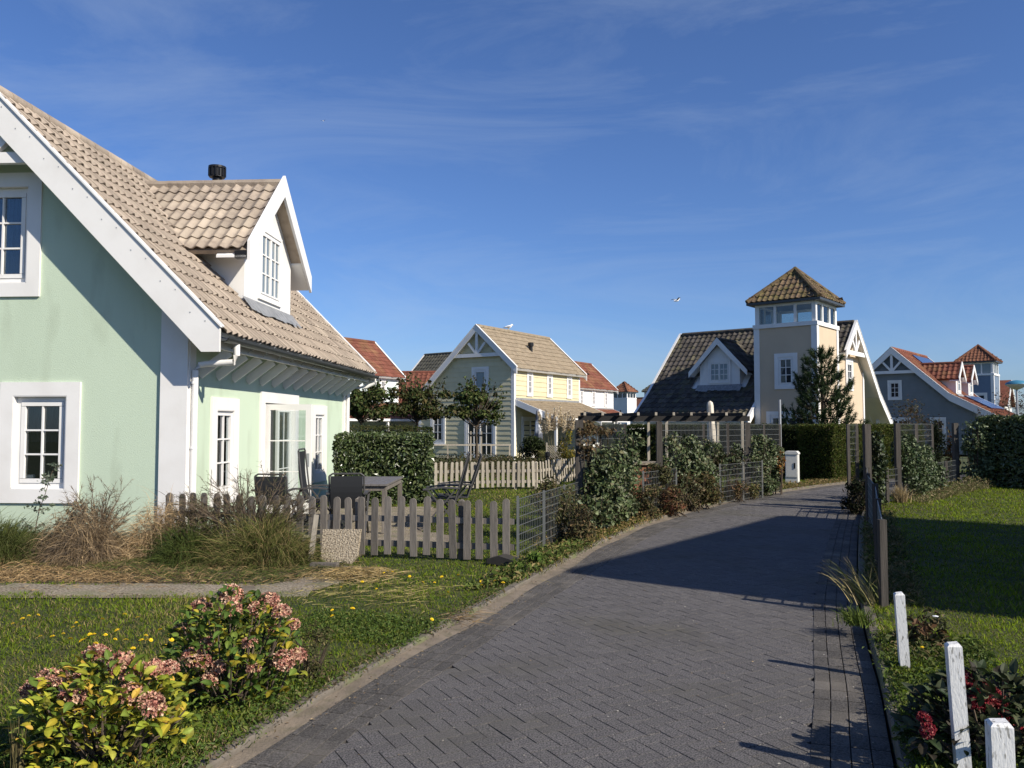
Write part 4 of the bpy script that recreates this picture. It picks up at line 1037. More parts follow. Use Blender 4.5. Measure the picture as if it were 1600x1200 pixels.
# blue tower behind it, with the end of the house it belongs to
bt = thing('blue_tower_house', 'blue house with square tower and red pyramid roof beyond the grey house', 'house', (38.4, 68, 0), BA)
hip_tower(bt, 0, 0, 1.25, 1.25, 0, 5.85, 6.75, 8.2, 'bluewall', 'roofbrown', glassm='bluglass', tw=.26, th=.36)
window(bt, (-1.254, -.35, 3.2), (0, -1, 0), (-1, 0, 0), .85, 1.1, 1, 1, sur=.12, fr=.06, sd=.05)
MB().prism([(1.0, 0), (4.6, 0), (4.6, 3.4), (2.8, 5.3), (1.0, 3.4)], (0, -1.6, 0), (1, 0, 0), (0, 0, 1), (0, 6, 0)).build('wall', 'palewall', bt)
for a, b in (((.8, 3.3), (2.8, 5.45)), ((2.8, 5.45), (4.8, 3.3))): MB().prism([a, b, (b[0], b[1] - .3), (a[0], a[1] - .3)], (0, -1.95, 0), (1, 0, 0), (0, 0, 1), (0, .06, 0)).build('barge_board', 'white', bt); MB().prism([a, b, (b[0], b[1] - .12), (a[0], a[1] - .12)], (0, -1.88, 0), (1, 0, 0), (0, 0, 1), (0, 6.4, 0)).build('roof', 'roofred', bt)

# ------------------------------------------------------------------ houses further back
hA = yellow_type('red_roof_house', 'pale house with red tiled roof and white barge board behind the mint house eaves', (-10.3, 42.06, 0), 7.0, 'palegreen', 'roofred')
hD = yellow_type('red_roof_house', 'white house with red tiled roof and narrow windows right of the yellow house', (4.36, 60.06, 0), 7.0, 'palewall', 'roofred')
hB = house('red_roof_house', 'low house under a broad red pantile roof behind the clipped trees', 'house', (-4.1, 47.6, 0), R(90 - 4), [(-.4, 2.0), (3.6, 4.95), (7.6, 2.0)], 0, 7.2, 5.4, 'palewall', 'roofred', ov=.2, tw=.3, th=.36, amp=.06, tiles_on='l', truss=False)
hC = house('dark_roof_house', 'house with black tiled roof and white barge peeping over the yellow house roof', 'house', (-1.5, 57.5, 0), BA, [(-4.6, 2.4), (0, 6.9), (4.6, 2.4)], -4, 4, 6.2, 'palewall', 'roofdark', ov=.3, tiles_on='l', tw=.3, th=.4, amp=.06, truss=False)
wt = thing('white_tower', 'small white lookout tower with brown pyramid roof far off between the houses', 'tower', (16.3, 120, 0), R(50))
hip_tower(wt, 0, 0, 1.22, 1.22, 0, 5.6, 6.35, 7.9, 'palewall', 'roofbrown', glassm='darkglass', tw=.3, th=.4)
window(wt, (-1.224, -.1, 3.0), (0, -1, 0), (-1, 0, 0), .6, 1.0, 1, 1, sur=.08, fr=.05, panes=False)
dt = thing('green_tower', 'grey tower with dark roof half hidden by the beige house roof', 'tower', (19.6, 112, 0), R(50))
hip_tower(dt, 0, 0, 1.25, 1.25, 0, 5.4, 6.1, 7.6, 'greyblue', 'roofdark', glassm='darkglass', tw=.3, th=.4)
hE = house('brown_roof_house', 'low brown roofed house far off beside the white lookout tower', 'house', (20.6, 128, 0), R(40), [(-3.2, 3.6), (0, 5.9), (3.2, 3.6)], -3, 3, 8, 'palewall', 'roofbrown', tiles_on='', truss=False, trim=False)
# neighbour's house on the right lawn, outside the frame; its roof shades the road and the lawn
nh = house('white_house', 'large white neighbouring house past the edge of the right lawn, with steep gabled roof', 'house', (7.88, 4.31, 0), math.atan2(-.6, .8), [(-3.5, 2.75), (0, 6.0), (3.5, 2.75)], -3.0, 3.0, 7.35, 'palewall', 'rooftan', ov=.08, bw=.3, tiles_on='', truss=False)
# ------------------------------------------------------------------ picket fences
def picket_mesh(w_, h_, t, m):
    pts = [(-w_ / 2, 0), (w_ / 2, 0), (w_ / 2, h_ - w_ / 2)] + [(w_ / 2 * math.cos(k * math.pi / 6), h_ - w_ / 2 + w_ / 2 * math.sin(k * math.pi / 6)) for k in range(1, 6)] + [(-w_ / 2, h_ - w_ / 2)]
    o = MB().prism(pts, (0, 0, 0), (1, 0, 0), (0, 0, 1), (0, t, 0)).build('picket', m); me = o.data
    bpy.data.objects.remove(o); return me
def picket_fence(name, label, A, B, n, h_, w_, m, zb=.03, lean=0.0, post_every=8, missing=(), group=None, hj=.012, toward=1, rails=(.2, .62), gap_end=0):
    A, B = Vector((*A, 0)), Vector((*B, 0)); d = (B - A); L_ = d.length; d.normalize(); ang = math.atan2(d.y, d.x)
    h = thing(name, label, 'fence', tuple(A), ang, group)
    me = picket_mesh(w_, h_, .02, m)
    for k in range(n):
        if k in missing: continue
        o = link('picket', me, None, h); o.location = (L_ * (k + .5) / n + random.gauss(0, .005), -.045 + random.gauss(0, .003), LZ + zb + random.gauss(0, hj))
        o.rotation_euler = (random.gauss(0, .012), lean + random.gauss(0, .016), random.gauss(0, .02))
    for z in rails: MB().beam((0, 0, LZ + h_ * z + zb), (L_, 0, LZ + h_ * z + zb + random.gauss(0, .01)), .04, .07).build('rail', m, h)
    for k in range(0, n + 1, post_every):
        mb = MB(); x = L_ * k / n; mb.box(x - .035, x + .035, .022, .092, 0, LZ + h_ * .95 + zb); mb.add([(x - .035, .022, LZ + h_ * .95 + zb), (x + .035, .022, LZ + h_ * .95 + zb), (x + .035, .092, LZ + h_ * .95 + zb), (x - .035, .092, LZ + h_ * .95 + zb), (x, .057, LZ + h_ * .95 + zb + .03)], [(0, 1, 4), (1, 2, 4), (2, 3, 4), (3, 0, 4)]); mb.build('post', m, h)
    return h
picket_fence('picket_fence', 'weathered brown picket fence with rounded tops in front of the garden table', (-4.62, 11.15), (.03, 10.12), 28, .72, .088, 'wood')
picket_fence('picket_fence', 'pale picket fence with rounded tops behind the garden chairs, standing straight', (-2.0, 21.05), (.62, 21.5), 20, .66, .072, 'woodlight', zb=.06, hj=.008)
picket_fence('picket_fence', 'pale picket fence whose pickets lean over beside the tall wire trellis', (.68, 21.52), (2.15, 25.2), 18, .66, .075, 'woodlight', zb=.06, lean=-.10, hj=.015)

# ------------------------------------------------------------------ wire fences
def wire_fence(name, label, pts, hz, dv, dh, posts, zb=.05, r=.0032, postw=.07, hpost=None, group=None, pm='woodpost', slack=0):
    """pts: ground points; hz: top per point; one panel part per bay, posts at listed indexes"""
    h = thing(name, label, 'fence', (*pts[0], 0), 0, group); o0 = Vector((*pts[0], 0))
    for i in range(len(pts) - 1):
        if hz[i] <= 0: continue
        a, b = Vector((*pts[i], 0)) - o0, Vector((*pts[i + 1], 0)) - o0; L_ = (b - a).length; d = (b - a) / L_; za = hz[i]
        mb = MB()
        nv = max(2, int(L_ / dv)); nh = max(2, int((za - zb) / dh))
        for k in range(nv + 1):
            p = a + d * (L_ * k / nv); mb.beam(p + Vector((0, 0, zb)), p + Vector((0, 0, za)), r * 1.6, r * 1.6, up=d)
        for k in range(nh + 1):
            z = zb + (za - zb) * k / nh; mb.beam(a + Vector((0, 0, z)), b + Vector((0, 0, z)), r * 2.2, r * 2.2)
        mb.build('wire_panel', 'wire', h, fix=False)
    for i in posts:
        p = Vector((*pts[i], 0)) - o0; hh = hpost[i] if hpost else max(hz[max(i - 1, 0)], hz[min(i, len(hz) - 1)]) + .04
        q = postw[i] if isinstance(postw, dict) else postw
        MB().box(p.x - q / 2, p.x + q / 2, p.y - q / 2, p.y + q / 2, 0, hh).build('post', pm, h)
    return h
F0, F1 = (.07, 10.1), (1.07, 13.2)
mid = [(F0[0] + (F1[0] - F0[0]) * t, F0[1] + (F1[1] - F0[1]) * t) for t in (0, .36, .7, 1)]
wire_fence('wire_fence', 'low grey wire mesh fence along the road from the picket fence to the tall post', mid, [.80, .80, .80], .075, .10, [0, 1, 2], postw=.03, hpost=[.84, .82, .82, .8], pm='wire')
T = [(1.07, 13.2), (2.04, 15.0), (2.90, 16.35), (4.10, 17.75), (4.87, 18.75), (5.54, 19.55), (6.15, 20.25), (6.76, 20.95)]
wire_fence('wire_trellis', 'tall wire trellis panels on square posts along the bend, overgrown with ivy', T, [1.72, 0, 1.72, 1.72, 1.72, 1.72, 1.72], .055, .12, range(8), postw={0: .12, 1: .05, 2: .11, 3: .05, 4: .06, 5: .12, 6: .05, 7: .05}, hpost=[1.78, 1.72, 1.76, 1.72, 1.74, 1.76, 1.72, 1.72])
off = [(x + .30, y - .14) for x, y in T[1:6]]
wire_fence('wire_fence', 'low wire mesh fence at the foot of the trellis along the bend', off, [.85, 0, .85, .85], .075, .10, range(5), postw=.03, pm='wire', hpost=[.88] * 5)
# right side of the road
RF = [(3.29, 7.42), (4.08, 9.3), (4.95, 11.34), (5.9, 13.8), (6.92, 16.2)]
wire_fence('wire_fence', 'low sagging wire mesh fence on grey posts at the right road edge', RF, [.86, .86, .86, .86], .10, .12, range(5), r=.0045, zb=.12, postw=.062, hpost=[.86, .88, .9, .9, .88])
RT = [(6.97, 16.3), (7.75, 17.2), (8.18, 17.62), (9.2, 18.9), (10.1, 19.95), (10.9, 20.9), (11.7, 21.9)]
wire_fence('wire_trellis', 'tall ivy clad wire trellis beside the sunny lawn at the bend', RT, [0, 0, 1.72, 1.72, 0, 0], .10, .12, [0, 2, 3, 4, 6], postw={0: .12, 2: .10, 3: .07, 4: .05, 6: .12}, hpost=[1.72, 1, 1.74, 1.72, 1.72, 1, 1.75], zb=.8)
wire_fence('wire_fence', 'low wire mesh fence below the right trellis, pale grass at its foot', [(x - .02, y - .06) for x, y in RT[1:]], [.78, .78, .78, .78, .78], .085, .12, range(6), zb=.14, postw=.06, hpost=[.8] * 6)
wire_fence('wire_trellis', 'short tall trellis bay with twin posts standing against the sunlit hedge', [(7.25, 17.9), (7.62, 18.35)], [1.7], .09, .12, [0, 1], postw=.06, hpost=[1.72, 1.72], zb=.9)
wire_fence('wire_trellis', 'narrow trellis strip at the end of the tall dark hedge', [(11.72, 21.85), (12.2, 21.75)], [1.7], .1, .12, [1], postw=.05, hpost=[1.7, 1.72], zb=.2)

# white marker posts
for (x, y, w_, h_, tx, ty, lab, z) in ((2.60, 5.57, .060, .49, .05, -.06, 'thin flaking white wooden post, third from the camera, by the grey fence end', RZ), (2.08, 3.90, .062, .59, .02, -.055, 'tall cracked white wooden post in front of the red hydrangea', RZ), (1.71, 2.95, .072, .565, 0, -.012, 'broad white wooden post cut off by the lower right corner', RZ)):
    mb = MB(); e = .010; q = w_ / 2
    P = [(-q, -q, -.15), (q, -q, -.15), (q, q, -.15), (-q, q, -.15), (-q, -q, h_ - e), (q, -q, h_ - e), (q, q, h_ - e), (-q, q, h_ - e), (-q + e, -q + e, h_), (q - e, -q + e, h_ + .004), (q - e, q - e, h_ + .004), (-q + e, q - e, h_)]
    mb.add(P, [(8, 9, 10, 11)] + [(j, (j + 1) % 4, (j + 1) % 4 + 4, j + 4) for j in range(4)] + [(j + 4, (j + 1) % 4 + 4, (j + 1) % 4 + 8, j + 8) for j in range(4)])
    o = tag(mb.build('marker_post', 'whiteold'), lab, 'post', 'white posts at the lawn edge'); o.location = (x, y, z); o.rotation_euler = (tx, ty, R(-14))

# ------------------------------------------------------------------ leaning aggregate slab and plank
o = tag(MB().prism([(-.22, 0.05), (-.15, .0), (.16, 0), (.23, .10), (.24, .42), (-.235, .40)], (0, 0, 0), (1, 0, 0), (0, 0, 1), (0, .05, 0)).build('concrete_slab', 'aggregate'), 'broken square slab of exposed pebbles leaning on the picket fence', 'slab')
o.location = (-2.08, 9.98, LZ); o.rotation_euler = (-.22, .02, -.16)
o = tag(MB().box(-.026, .026, -.02, .02, 0, .60).build('wood_plank', 'woodlight'), 'thin grey plank leaning left of the pebble slab', 'plank'); o.location = (-2.42, 10.0, LZ - .02); o.rotation_euler = (-.16, .09, 0)
o = tag(MB().box(-.16, .16, -.05, .05, 0, .045).build('wood_block', 'wood'), 'flat weathered board lying below the pebble slab', 'board'); o.location = (-2.18, 9.72, LZ + .01); o.rotation_euler = (0, 0, -.12)
o = tag(MB().prism([(-.2, 0), (.2, 0), (.18, .08), (-.05, .11), (-.2, .05)], (0, 0, 0), (1, 0, 0), (0, 0, 1), (0, .2, 0)).build('stone_block', 'joint'), 'dark stone at the foot of the fence beside the road', 'stone'); o.location = (-.12, 9.82, LZ); o.rotation_euler = (0, .1, -.4)

# ------------------------------------------------------------------ garden furniture
t = thing('garden_table', 'grey wooden garden table on the terrace in front of the laurel hedge', 'table', (-2.32, 13.5, LZ + .02))
for k in range(7): MB().box(-.43 + k * .124, -.43 + k * .124 + .118, -.94, .94, .715, .742).build('slat', 'tabletop', t)
MB().box(-.40, .40, -.9, -.86, .64, .714).build('apron', 'wood', t); MB().box(-.40, .40, .86, .9, .64, .714).build('apron', 'wood', t)
MB().box(-.41, -.37, -.86, .86, .64, .714).build('apron', 'wood', t); MB().box(.37, .41, -.86, .86, .64, .714).build('apron', 'wood', t)
for sx_ in (-1, 1):
    for sy_ in (-1, 1): MB().box(sx_ * .385 - .035, sx_ * .385 + .035, sy_ * .87 - .035, sy_ * .87 + .035, 0, .64).build('leg', 'wood', t)
def chair(label, loc, rz, recl=.25, bh=.68, group='black sling garden chairs'):
    """local: faces +y; back towards -y"""
    c = thing('garden_chair', label, 'chair', (*loc, LZ + .02), rz, group)
    b0 = Vector((0, -.22, .44)); bt = Vector((0, -.22 - bh * math.sin(recl), .44 + bh * math.cos(recl)))
    n = Vector((0, math.cos(recl), math.sin(recl)))
    for nm, (p, q) in (('backrest', (b0, bt)), ('seat', (Vector((0, -.22, .43)), Vector((0, .26, .46))))):
        mb = MB(); k = 6
        up_ = n if nm == 'backrest' else Vector((0, 0, 1))
        for i in range(k):
            a, b = p.lerp(q, i / k), p.lerp(q, (i + 1) / k); s0, s1 = -.03 * math.sin(math.pi * i / k), -.03 * math.sin(math.pi * (i + 1) / k)
            A_, B_ = a + up_ * s0, b + up_ * s1
            mb.add([A_ + Vector((-.23, 0, 0)), A_ + Vector((.23, 0, 0)), B_ + Vector((.23, 0, 0)), B_ + Vector((-.23, 0, 0)), A_ + Vector((-.23, 0, 0)) - up_ * .008, A_ + Vector((.23, 0, 0)) - up_ * .008, B_ + Vector((.23, 0, 0)) - up_ * .008, B_ + Vector((-.23, 0, 0)) - up_ * .008], [(0, 1, 2, 3), (7, 6, 5, 4), (0, 4, 5, 1), (1, 5, 6, 2), (2, 6, 7, 3), (3, 7, 4, 0)])
        mb.build(nm, 'sling', c)
    mb = MB(); mb.tube([bt + Vector((-.25, 0, -.0)), bt + Vector((-.2, 0, .035)), bt + Vector((.2, 0, .035)), bt + Vector((.25, 0, 0))], .014, 6)
    for s in (-1, 1): mb.tube([Vector((s * .25, .27, .45)), Vector((s * .25, -.22, .43)), bt + Vector((s * .25, 0, 0))], .015, 6)
    mb.build('frame', 'alu', c)
    for s in (-1, 1):
        mb = MB(); mb.beam((s * .27, .28, .62), (s * .27, -.02, .655), .05, .025); mb.beam((s * .27, -.02, .655), (s * .27, -.30, .64), .05, .025); mb.build('armrest', 'alu', c)
        MB().beam((s * .27, .22, .62), (s * .265, -.34, 0.0), .03, .022).build('leg', 'alu', c); MB().beam((s * .255, -.22, .60), (s * .255, .30, 0.0), .03, .022).build('leg', 'alu', c)
    return c
chair('black sling chair with its back turned, at the near end of the garden table', (-2.42, 12.36), R(4), .16, .46)
chair('black sling chair with its back turned, closest to the white garden door', (-3.62, 12.9), R(-8), .18, .42)
chair('tall backed black chair seen side on between open door and table', (-3.05, 13.3), R(-88), .12, .78)
chair('reclining dark chair right of the table, its high back tilted', (-1.12, 13.35), R(90), .28, .74)
chair('second reclining dark chair, tucked behind the other on the right of the table', (-.98, 14.1), R(94), .34, .70)

# ------------------------------------------------------------------ further garden things
cb = thing('utility_cabinet', 'white utility cabinet between ivy and the shaded hedge at the bend', 'cabinet', (8.06, 23.9, 0), R(-28))
MB().box(-.17, .17, -.16, .16, 0, .86).build('body', 'cabinet', cb); MB().prism([(-.19, .86), (.19, .86), (.19, .90), (.14, .95), (-.14, .95), (-.19, .90)], (0, -.18, 0), (1, 0, 0), (0, 0, 1), (0, .36, 0)).build('lid', 'cabinet', cb)
MB().box(.07, .11, -.176, -.16, .46, .62).build('lock', 'black', cb); MB().box(-.15, .15, -.166, -.16, .22, .83).build('door', 'cabinet', cb); MB().box(-.16, .16, -.168, -.161, .195, .21).build('seam', 'steel', cb)
pg = thing('pergola', 'wooden pergola with painted-on shade and pale rafter ends behind the wire trellis', 'pergola', (1.80, 21.3, 0), R(4))
MB().box(-.1, 4.4, -.035, .035, 1.80, 1.93).build('beam', 'shadewood', pg); MB().box(.25, 4.4, 1.94, 2.0, 1.80, 1.93).build('beam', 'wood', pg)
for k in range(10): MB().box(.0 + k * .46, .07 + k * .46, -.22, 2.2 if k else .3, 1.935, 2.02).build('rafter', 'shadewood', pg); MB().box(.005 + k * .46, .065 + k * .46, -.235, -.222, 1.945, 2.025).build('rafter_cap', 'woodlight', pg)
for x in (2.2, 4.2):
    for y in (0, 2.0): MB().box(x - .035, x + .035, y - .035, y + .035, 0, 1.80).build('post', 'woodlight', pg)
gt = thing('garden_counter', 'brick garden counter with pale top seen through the gap in the trellis', 'counter', (2.85, 18.6, 0), R(16))
MB().box(-.35, .45, -.2, .3, 0, .82).build('body', 'roofbrown', gt); MB().box(-.42, .52, -.27, .36, .82, .87).build('top', 'concrete', gt)
def parasol(name, label, loc, h_, m, r=.13, lean=0):
    p = thing(name, label, 'parasol', loc); p.rotation_euler = (0, lean, 0)
    mb = MB(); mb.tube([(0, 0, 0), (0, 0, h_)], .025, 8); mb.build('pole', 'steel', p)
    mb = MB(); n = 18
    prof = [(.05, h_ - 1.55), (r * 1.15, h_ - 1.5), (r, h_ - 1.0), (r * .8, h_ - .5), (r * .75, h_ - .12), (r * .6, h_ - .02), (.02, h_ + .03)]
    for a, z in prof:
        for k in range(n):
            t_ = 2 * math.pi * k / n; rr = a * (1 + .16 * (k % 3 - 1)); mb.v.append((rr * math.cos(t_), rr * math.sin(t_), z))
    for i in range(len(prof) - 1):
        for k in range(n): mb.f.append((i * n + k, i * n + (k + 1) % n, (i + 1) * n + (k + 1) % n, (i + 1) * n + k))
    mb.build('canopy', m, p, smooth=True); MB().lathe([(0, 0), (.25, 0), (.25, .06), (.06, .1), (0, .1)], n=12).build('base', 'joint', p)
    return p
parasol('folded_parasol', 'closed beige parasol standing in front of the dark roof of the tower house', (6.25, 25.8, 0), 2.42, 'parasol', .12, R(-2))
mat('parasolgrey', (.10, .11, .14), .8, col2=(.75, .75, .75), nscale=2.2, nlo=.48, nhi=.55, stretch=(1, 1, .6))
parasol('folded_parasol', 'closed black and white parasol on the porch of the yellow house', (1.15, 37.6, 0), 2.4, 'parasolgrey', .17, R(2))
o = tag(MB().tube([(0, 0, 0), (0, 0, 2.45)], .04, 8).build('pole', 'steel'), 'thin bare grey pole rising from the trellis in front of the tower', 'pole'); o.location = (7.95, 24.6, 0)
rl = thing('garden_railing', 'low grey rail with thin posts before the yellow house garden door', 'railing', (-4.2, 36.2, 0), R(-1))
MB().box(0, 4.15, -.03, .03, .80, .86).build('rail', 'woodlight', rl)
for x in (.1, 1.4, 2.75, 3.3, 4.1): MB().box(x - .03, x + .03, -.03, .03, 0, .8).build('post', 'woodlight', rl)
gg = thing('lattice_gate', 'small diamond lattice gate among the shrubs beside the pampas grass', 'gate', (1.35, 33.0, 0), R(5))
MB().box(0, .06, -.03, .03, 0, 1.0).build('post', 'woodlight', gg); MB().box(.62, .68, -.03, .03, 0, 1.0).build('post', 'woodlight', gg)
mb = MB()
for k in range(-5, 8):
    for s in (1, -1):
        xa = .06 + k * .09; pts = []
        x0_, x1_ = (xa, xa + .5) if s == 1 else (xa + .5, xa)
        z0_, z1_ = .35, .88
        def cx(x_): return max(.06, min(.62, x_))
        t0 = (cx(x0_) - x0_) / (x1_ - x0_); t1 = (cx(x1_) - x0_) / (x1_ - x0_)
        if abs(t1 - t0) > .05: mb.beam((cx(x0_), .01 * s, z0_ + (z1_ - z0_) * t0), (cx(x1_), .01 * s, z0_ + (z1_ - z0_) * t1), .012, .025)
mb.build('lattice', 'woodlight', gg)
bl = thing('bollard_lamp', 'small black bollard lamp in front of the lattice gate', 'lamp', (1.35, 31.5, 0)); MB().lathe([(0, 0), (.07, 0), (.07, .5), (.1, .52), (.1, .66), (0, .7)], n=10).build('post', 'black', bl)
sl_ = thing('street_lamp', 'street lamp with shallow blue dome above the hedge at the far right', 'lamp', (24.4, 40, 0))
mb = MB(); mb.tube([(0, 0, 0), (0, 0, 3.4)], [.06, .045], 10); mb.build('pole', 'steel', sl_)
MB().lathe([(.06, 3.4), (.22, 3.46), (.47, 3.62), (.5, 3.66)], n=20).build('shade', 'cabinet', sl_, smooth=True); MB().lathe([(.5, 3.662), (.46, 3.74), (.28, 3.83), (0, 3.87)], n=20).build('dome', 'lampblue', sl_, smooth=True)

# gull on the ridge, gull in flight
def gull(name, label, loc, rz, flying):
    g = thing(name, label, 'bird', loc, rz)
    mb = MB(); mb.tube([(-.26, 0, .10), (-.16, 0, .13), (0, 0, .16), (.13, 0, .19), (.19, 0, .25), (.24, 0, .29), (.29, 0, .28)], [.008, .05, .085, .075, .048, .045, .012], 10); mb.build('body', 'gullwhite', g, smooth=True)
    MB().tube([(.285, 0, .28), (.345, 0, .265)], [.012, .004], 6).build('beak', 'dandelion', g)
    if flying:
        for s in (-1, 1):
            mb = MB(); mb.add([(.10, s * .06, .2), (-.06, s * .06, .19), (.08, s * .35, .34), (-.06, s * .35, .33), (-.02, s * .68, .30), (-.10, s * .66, .29), (.1, s * .06, .185), (-.06, s * .06, .18), (.08, s * .35, .325), (-.06, s * .35, .32), (-.02, s * .68, .29), (-.10, s * .66, .285)], [(0, 1, 3, 2), (2, 3, 5, 4), (6, 8, 9, 7), (8, 10, 11, 9), (0, 2, 8, 6), (2, 4, 10, 8), (1, 7, 9, 3), (3, 9, 11, 5), (4, 5, 11, 10)]); mb.build('wing', 'gullgrey', g)
    else:
        for s in (-1, 1):
            mb = MB(); mb.tube([(.10, s * .07, .18), (-.05, s * .085, .16), (-.2, s * .05, .11), (-.36, s * .015, .075)], [.02, .05, .035, .004], 7); mb.build('wing', 'gullgrey', g, smooth=True)
            MB().tube([(.03, s * .03, .0), (.02, s * .03, .1)], .008, 5).build('leg', 'dandelion', g)
    return g
gull('seagull', 'white and grey gull perched on the ridge of the yellow house', tuple(Yl(-2.06, 2.75, 6.70)), R(35), False)
gull('seagull', 'dark small bird flying in the blue sky left of the tower roof', tuple(at(1057, 473, 60)), R(20), True)
gull('seagull', 'tiny bird high in the sky over the mint dormer', tuple(at(505, 190, 190)), R(70), True)
# ------------------------------------------------------------------ hedges
def hedge(name, label, A, B, thick, h_, size, dens, cols, m='leaf', z0=0.0, aspect=.5, nmix=.55, bumpy=.05, rnd_top=.0, up=.1, twigs=True, catg='hedge', holes=0):
    A, B = np.array([*A, 0.]), np.array([*B, 0.]); L_ = np.linalg.norm(B - A); u = (B - A) / L_; v = np.array([-u[1], u[0], 0])
    h = thing(name, label, catg, tuple(A), math.atan2(u[1], u[0]))
    faces = [((0, 0, z0), (L_, 0, 0), (0, 0, h_ - z0), (0, -1, 0)), ((0, thick, z0), (L_, 0, 0), (0, 0, h_ - z0), (0, 1, 0)), ((0, 0, z0), (0, thick, 0), (0, 0, h_ - z0), (-1, 0, 0)), ((L_, 0, z0), (0, thick, 0), (0, 0, h_ - z0), (1, 0, 0)), ((0, 0, h_), (L_, 0, 0), (0, thick, 0), (0, 0, 1))]
    parts = []
    for o, a, b, n in faces:
        o, a, b, n = map(lambda q: np.array(q, float), (o, a, b, n)); ar = np.linalg.norm(a) * np.linalg.norm(b); k = int(ar * dens)
        if k < 4: continue
        s, t = rng.random(k), rng.random(k); P = o + s[:, None] * a + t[:, None] * b
        bump = .5 * np.sin(P @ np.array([5.1, 4.3, 6.2])) + .5 * np.sin(P @ np.array([-9.3, 11., 7.7]) + 1.7)
        edge = np.minimum(np.minimum(s, 1 - s) * np.linalg.norm(a), np.minimum(t, 1 - t) * np.linalg.norm(b)).clip(0, .12)
        disp = bump * bumpy - np.abs(rng.normal(0, .055, k)) + (edge - .12) * .35
        P = P + disp[:, None] * n + rng.normal(0, .012, (k, 3))
        P[:, 2] = np.maximum(P[:, 2], .02)
        parts.append(leaf_arrays(P, size, cols, n, nmix, aspect, up))
    leaf_obj('foliage', parts, m, h)
    e = .16
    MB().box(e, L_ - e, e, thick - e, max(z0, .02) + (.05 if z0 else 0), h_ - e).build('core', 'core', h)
    if twigs:
        mb = MB(); 
        for k in range(int(L_ / .35)): mb.tube([(.2 + k * .35, thick / 2, 0), (.2 + k * .35 + random.uniform(-.1, .1), thick / 2, h_ * .6)], [.02, .008], 5)
        mb.build('stem', 'bark', h)
    return h
LAUREL = [(.056, .086, .024), (.075, .108, .032), (.042, .066, .02), (.125, .15, .062), (.10, .12, .05)]
THUJA = [(.060, .088, .014), (.080, .108, .017), (.050, .072, .012), (.11, .118, .024), (.10, .09, .03)]
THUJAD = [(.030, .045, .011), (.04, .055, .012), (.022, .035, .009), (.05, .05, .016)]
hedge('laurel_hedge', 'clipped glossy laurel hedge block behind the garden table', (-3.66, 17.1), (-1.66, 17.35), 1.3, 1.50, .078, 950, LAUREL, 'leafgloss', bumpy=.05, aspect=.5, nmix=.45)
hedge('conifer_hedge', 'tall clipped conifer hedge with shaded end and sunlit green face at the bend', (9.45, 24.35), (13.6, 27.3), 1.3, 1.70, .07, 1500, THUJA, aspect=.32, nmix=.3, up=.5, bumpy=.03)
hedge('conifer_hedge', 'dark clipped conifer hedge running back behind the white cabinet', (9.05, 26.35), (9.55, 24.75), 1.1, 1.69, .07, 1300, THUJAD, aspect=.32, nmix=.3, up=.5, bumpy=.03) if False else None
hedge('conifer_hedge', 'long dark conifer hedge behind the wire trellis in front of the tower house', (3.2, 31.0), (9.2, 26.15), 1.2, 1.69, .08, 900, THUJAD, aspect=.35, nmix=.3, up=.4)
hedge('laurel_hedge', 'tall black shaded hedge with leafy sunlit top at the far right of the lawn', (12.15, 21.75), (17.1, 16.5), 1.3, 1.92, .08, 1000, LAUREL, 'leafgloss', bumpy=.04)
hedge('privet_hedge', 'brownish green hedge behind the laurel block, under the clipped trees', (-6.4, 26.2), (-3.2, 26.6), .9, 1.66, .06, 500, [(.06, .075, .02), (.09, .08, .03), (.05, .06, .02)], up=.2)
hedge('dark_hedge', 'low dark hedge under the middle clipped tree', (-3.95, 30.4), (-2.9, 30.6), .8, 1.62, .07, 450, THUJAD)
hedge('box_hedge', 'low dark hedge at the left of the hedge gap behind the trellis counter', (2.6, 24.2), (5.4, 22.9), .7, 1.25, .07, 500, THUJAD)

# ------------------------------------------------------------------ shrubs and trees built from leaf clumps
def clump(c, r, n, size, cols, flat=1.0, m=None, shell=.55, **kw):
    d = unit(rng.normal(size=(n, 3))); rr = (rng.random(n) ** .45 * (1 - 0) )[:, None]
    P = np.array(c) + d * rr * np.array(r) * np.array([1, 1, flat])
    return leaf_arrays(P, size, cols, d, shell, **kw)
def shrub(name, label, c, r, n, size, cols, clumps=14, m='leaf', catg='shrub', stems=6, bare=0, aspect=.5, up=.2, stemcol='bark'):
    """c: ground point, r: (rx,ry,height)"""
    h = thing(name, label, catg, (*c, 0)); parts = []
    for k in range(clumps):
        t = random.uniform(0, 6.28); q = random.random() ** .5; z = random.random()
        w_ = (1 - abs(z - .45) * .9)
        cc = (r[0] * .72 * q * w_ * math.cos(t), r[1] * .72 * q * w_ * math.sin(t), r[2] * (.12 + .76 * z))
        s = random.uniform(.25, .42); f = random.uniform(.7, 1.25)
        cl_ = [tuple(np.array(x) * f) for x in cols]
        parts.append(clump(cc, (r[0] * s, r[1] * s, r[2] * s * .6), n // clumps, size, cl_, aspect=aspect, up=up))
    leaf_obj('foliage', parts, m, h); mb = MB()
    for k in range(stems):
        t = random.uniform(0, 6.28); e = (r[0] * .6 * math.cos(t), r[1] * .6 * math.sin(t), r[2] * random.uniform(.5, .95)); sr = .016 * min(1, r[2] / .9); mb.tube([(random.gauss(0, .3) * r[0], random.gauss(0, .3) * r[1], 0), (e[0] * .5, e[1] * .5, e[2] * .5), e], [sr, sr * .6, sr * .2], 5)
    mb.build('stem', stemcol, h)
    return h
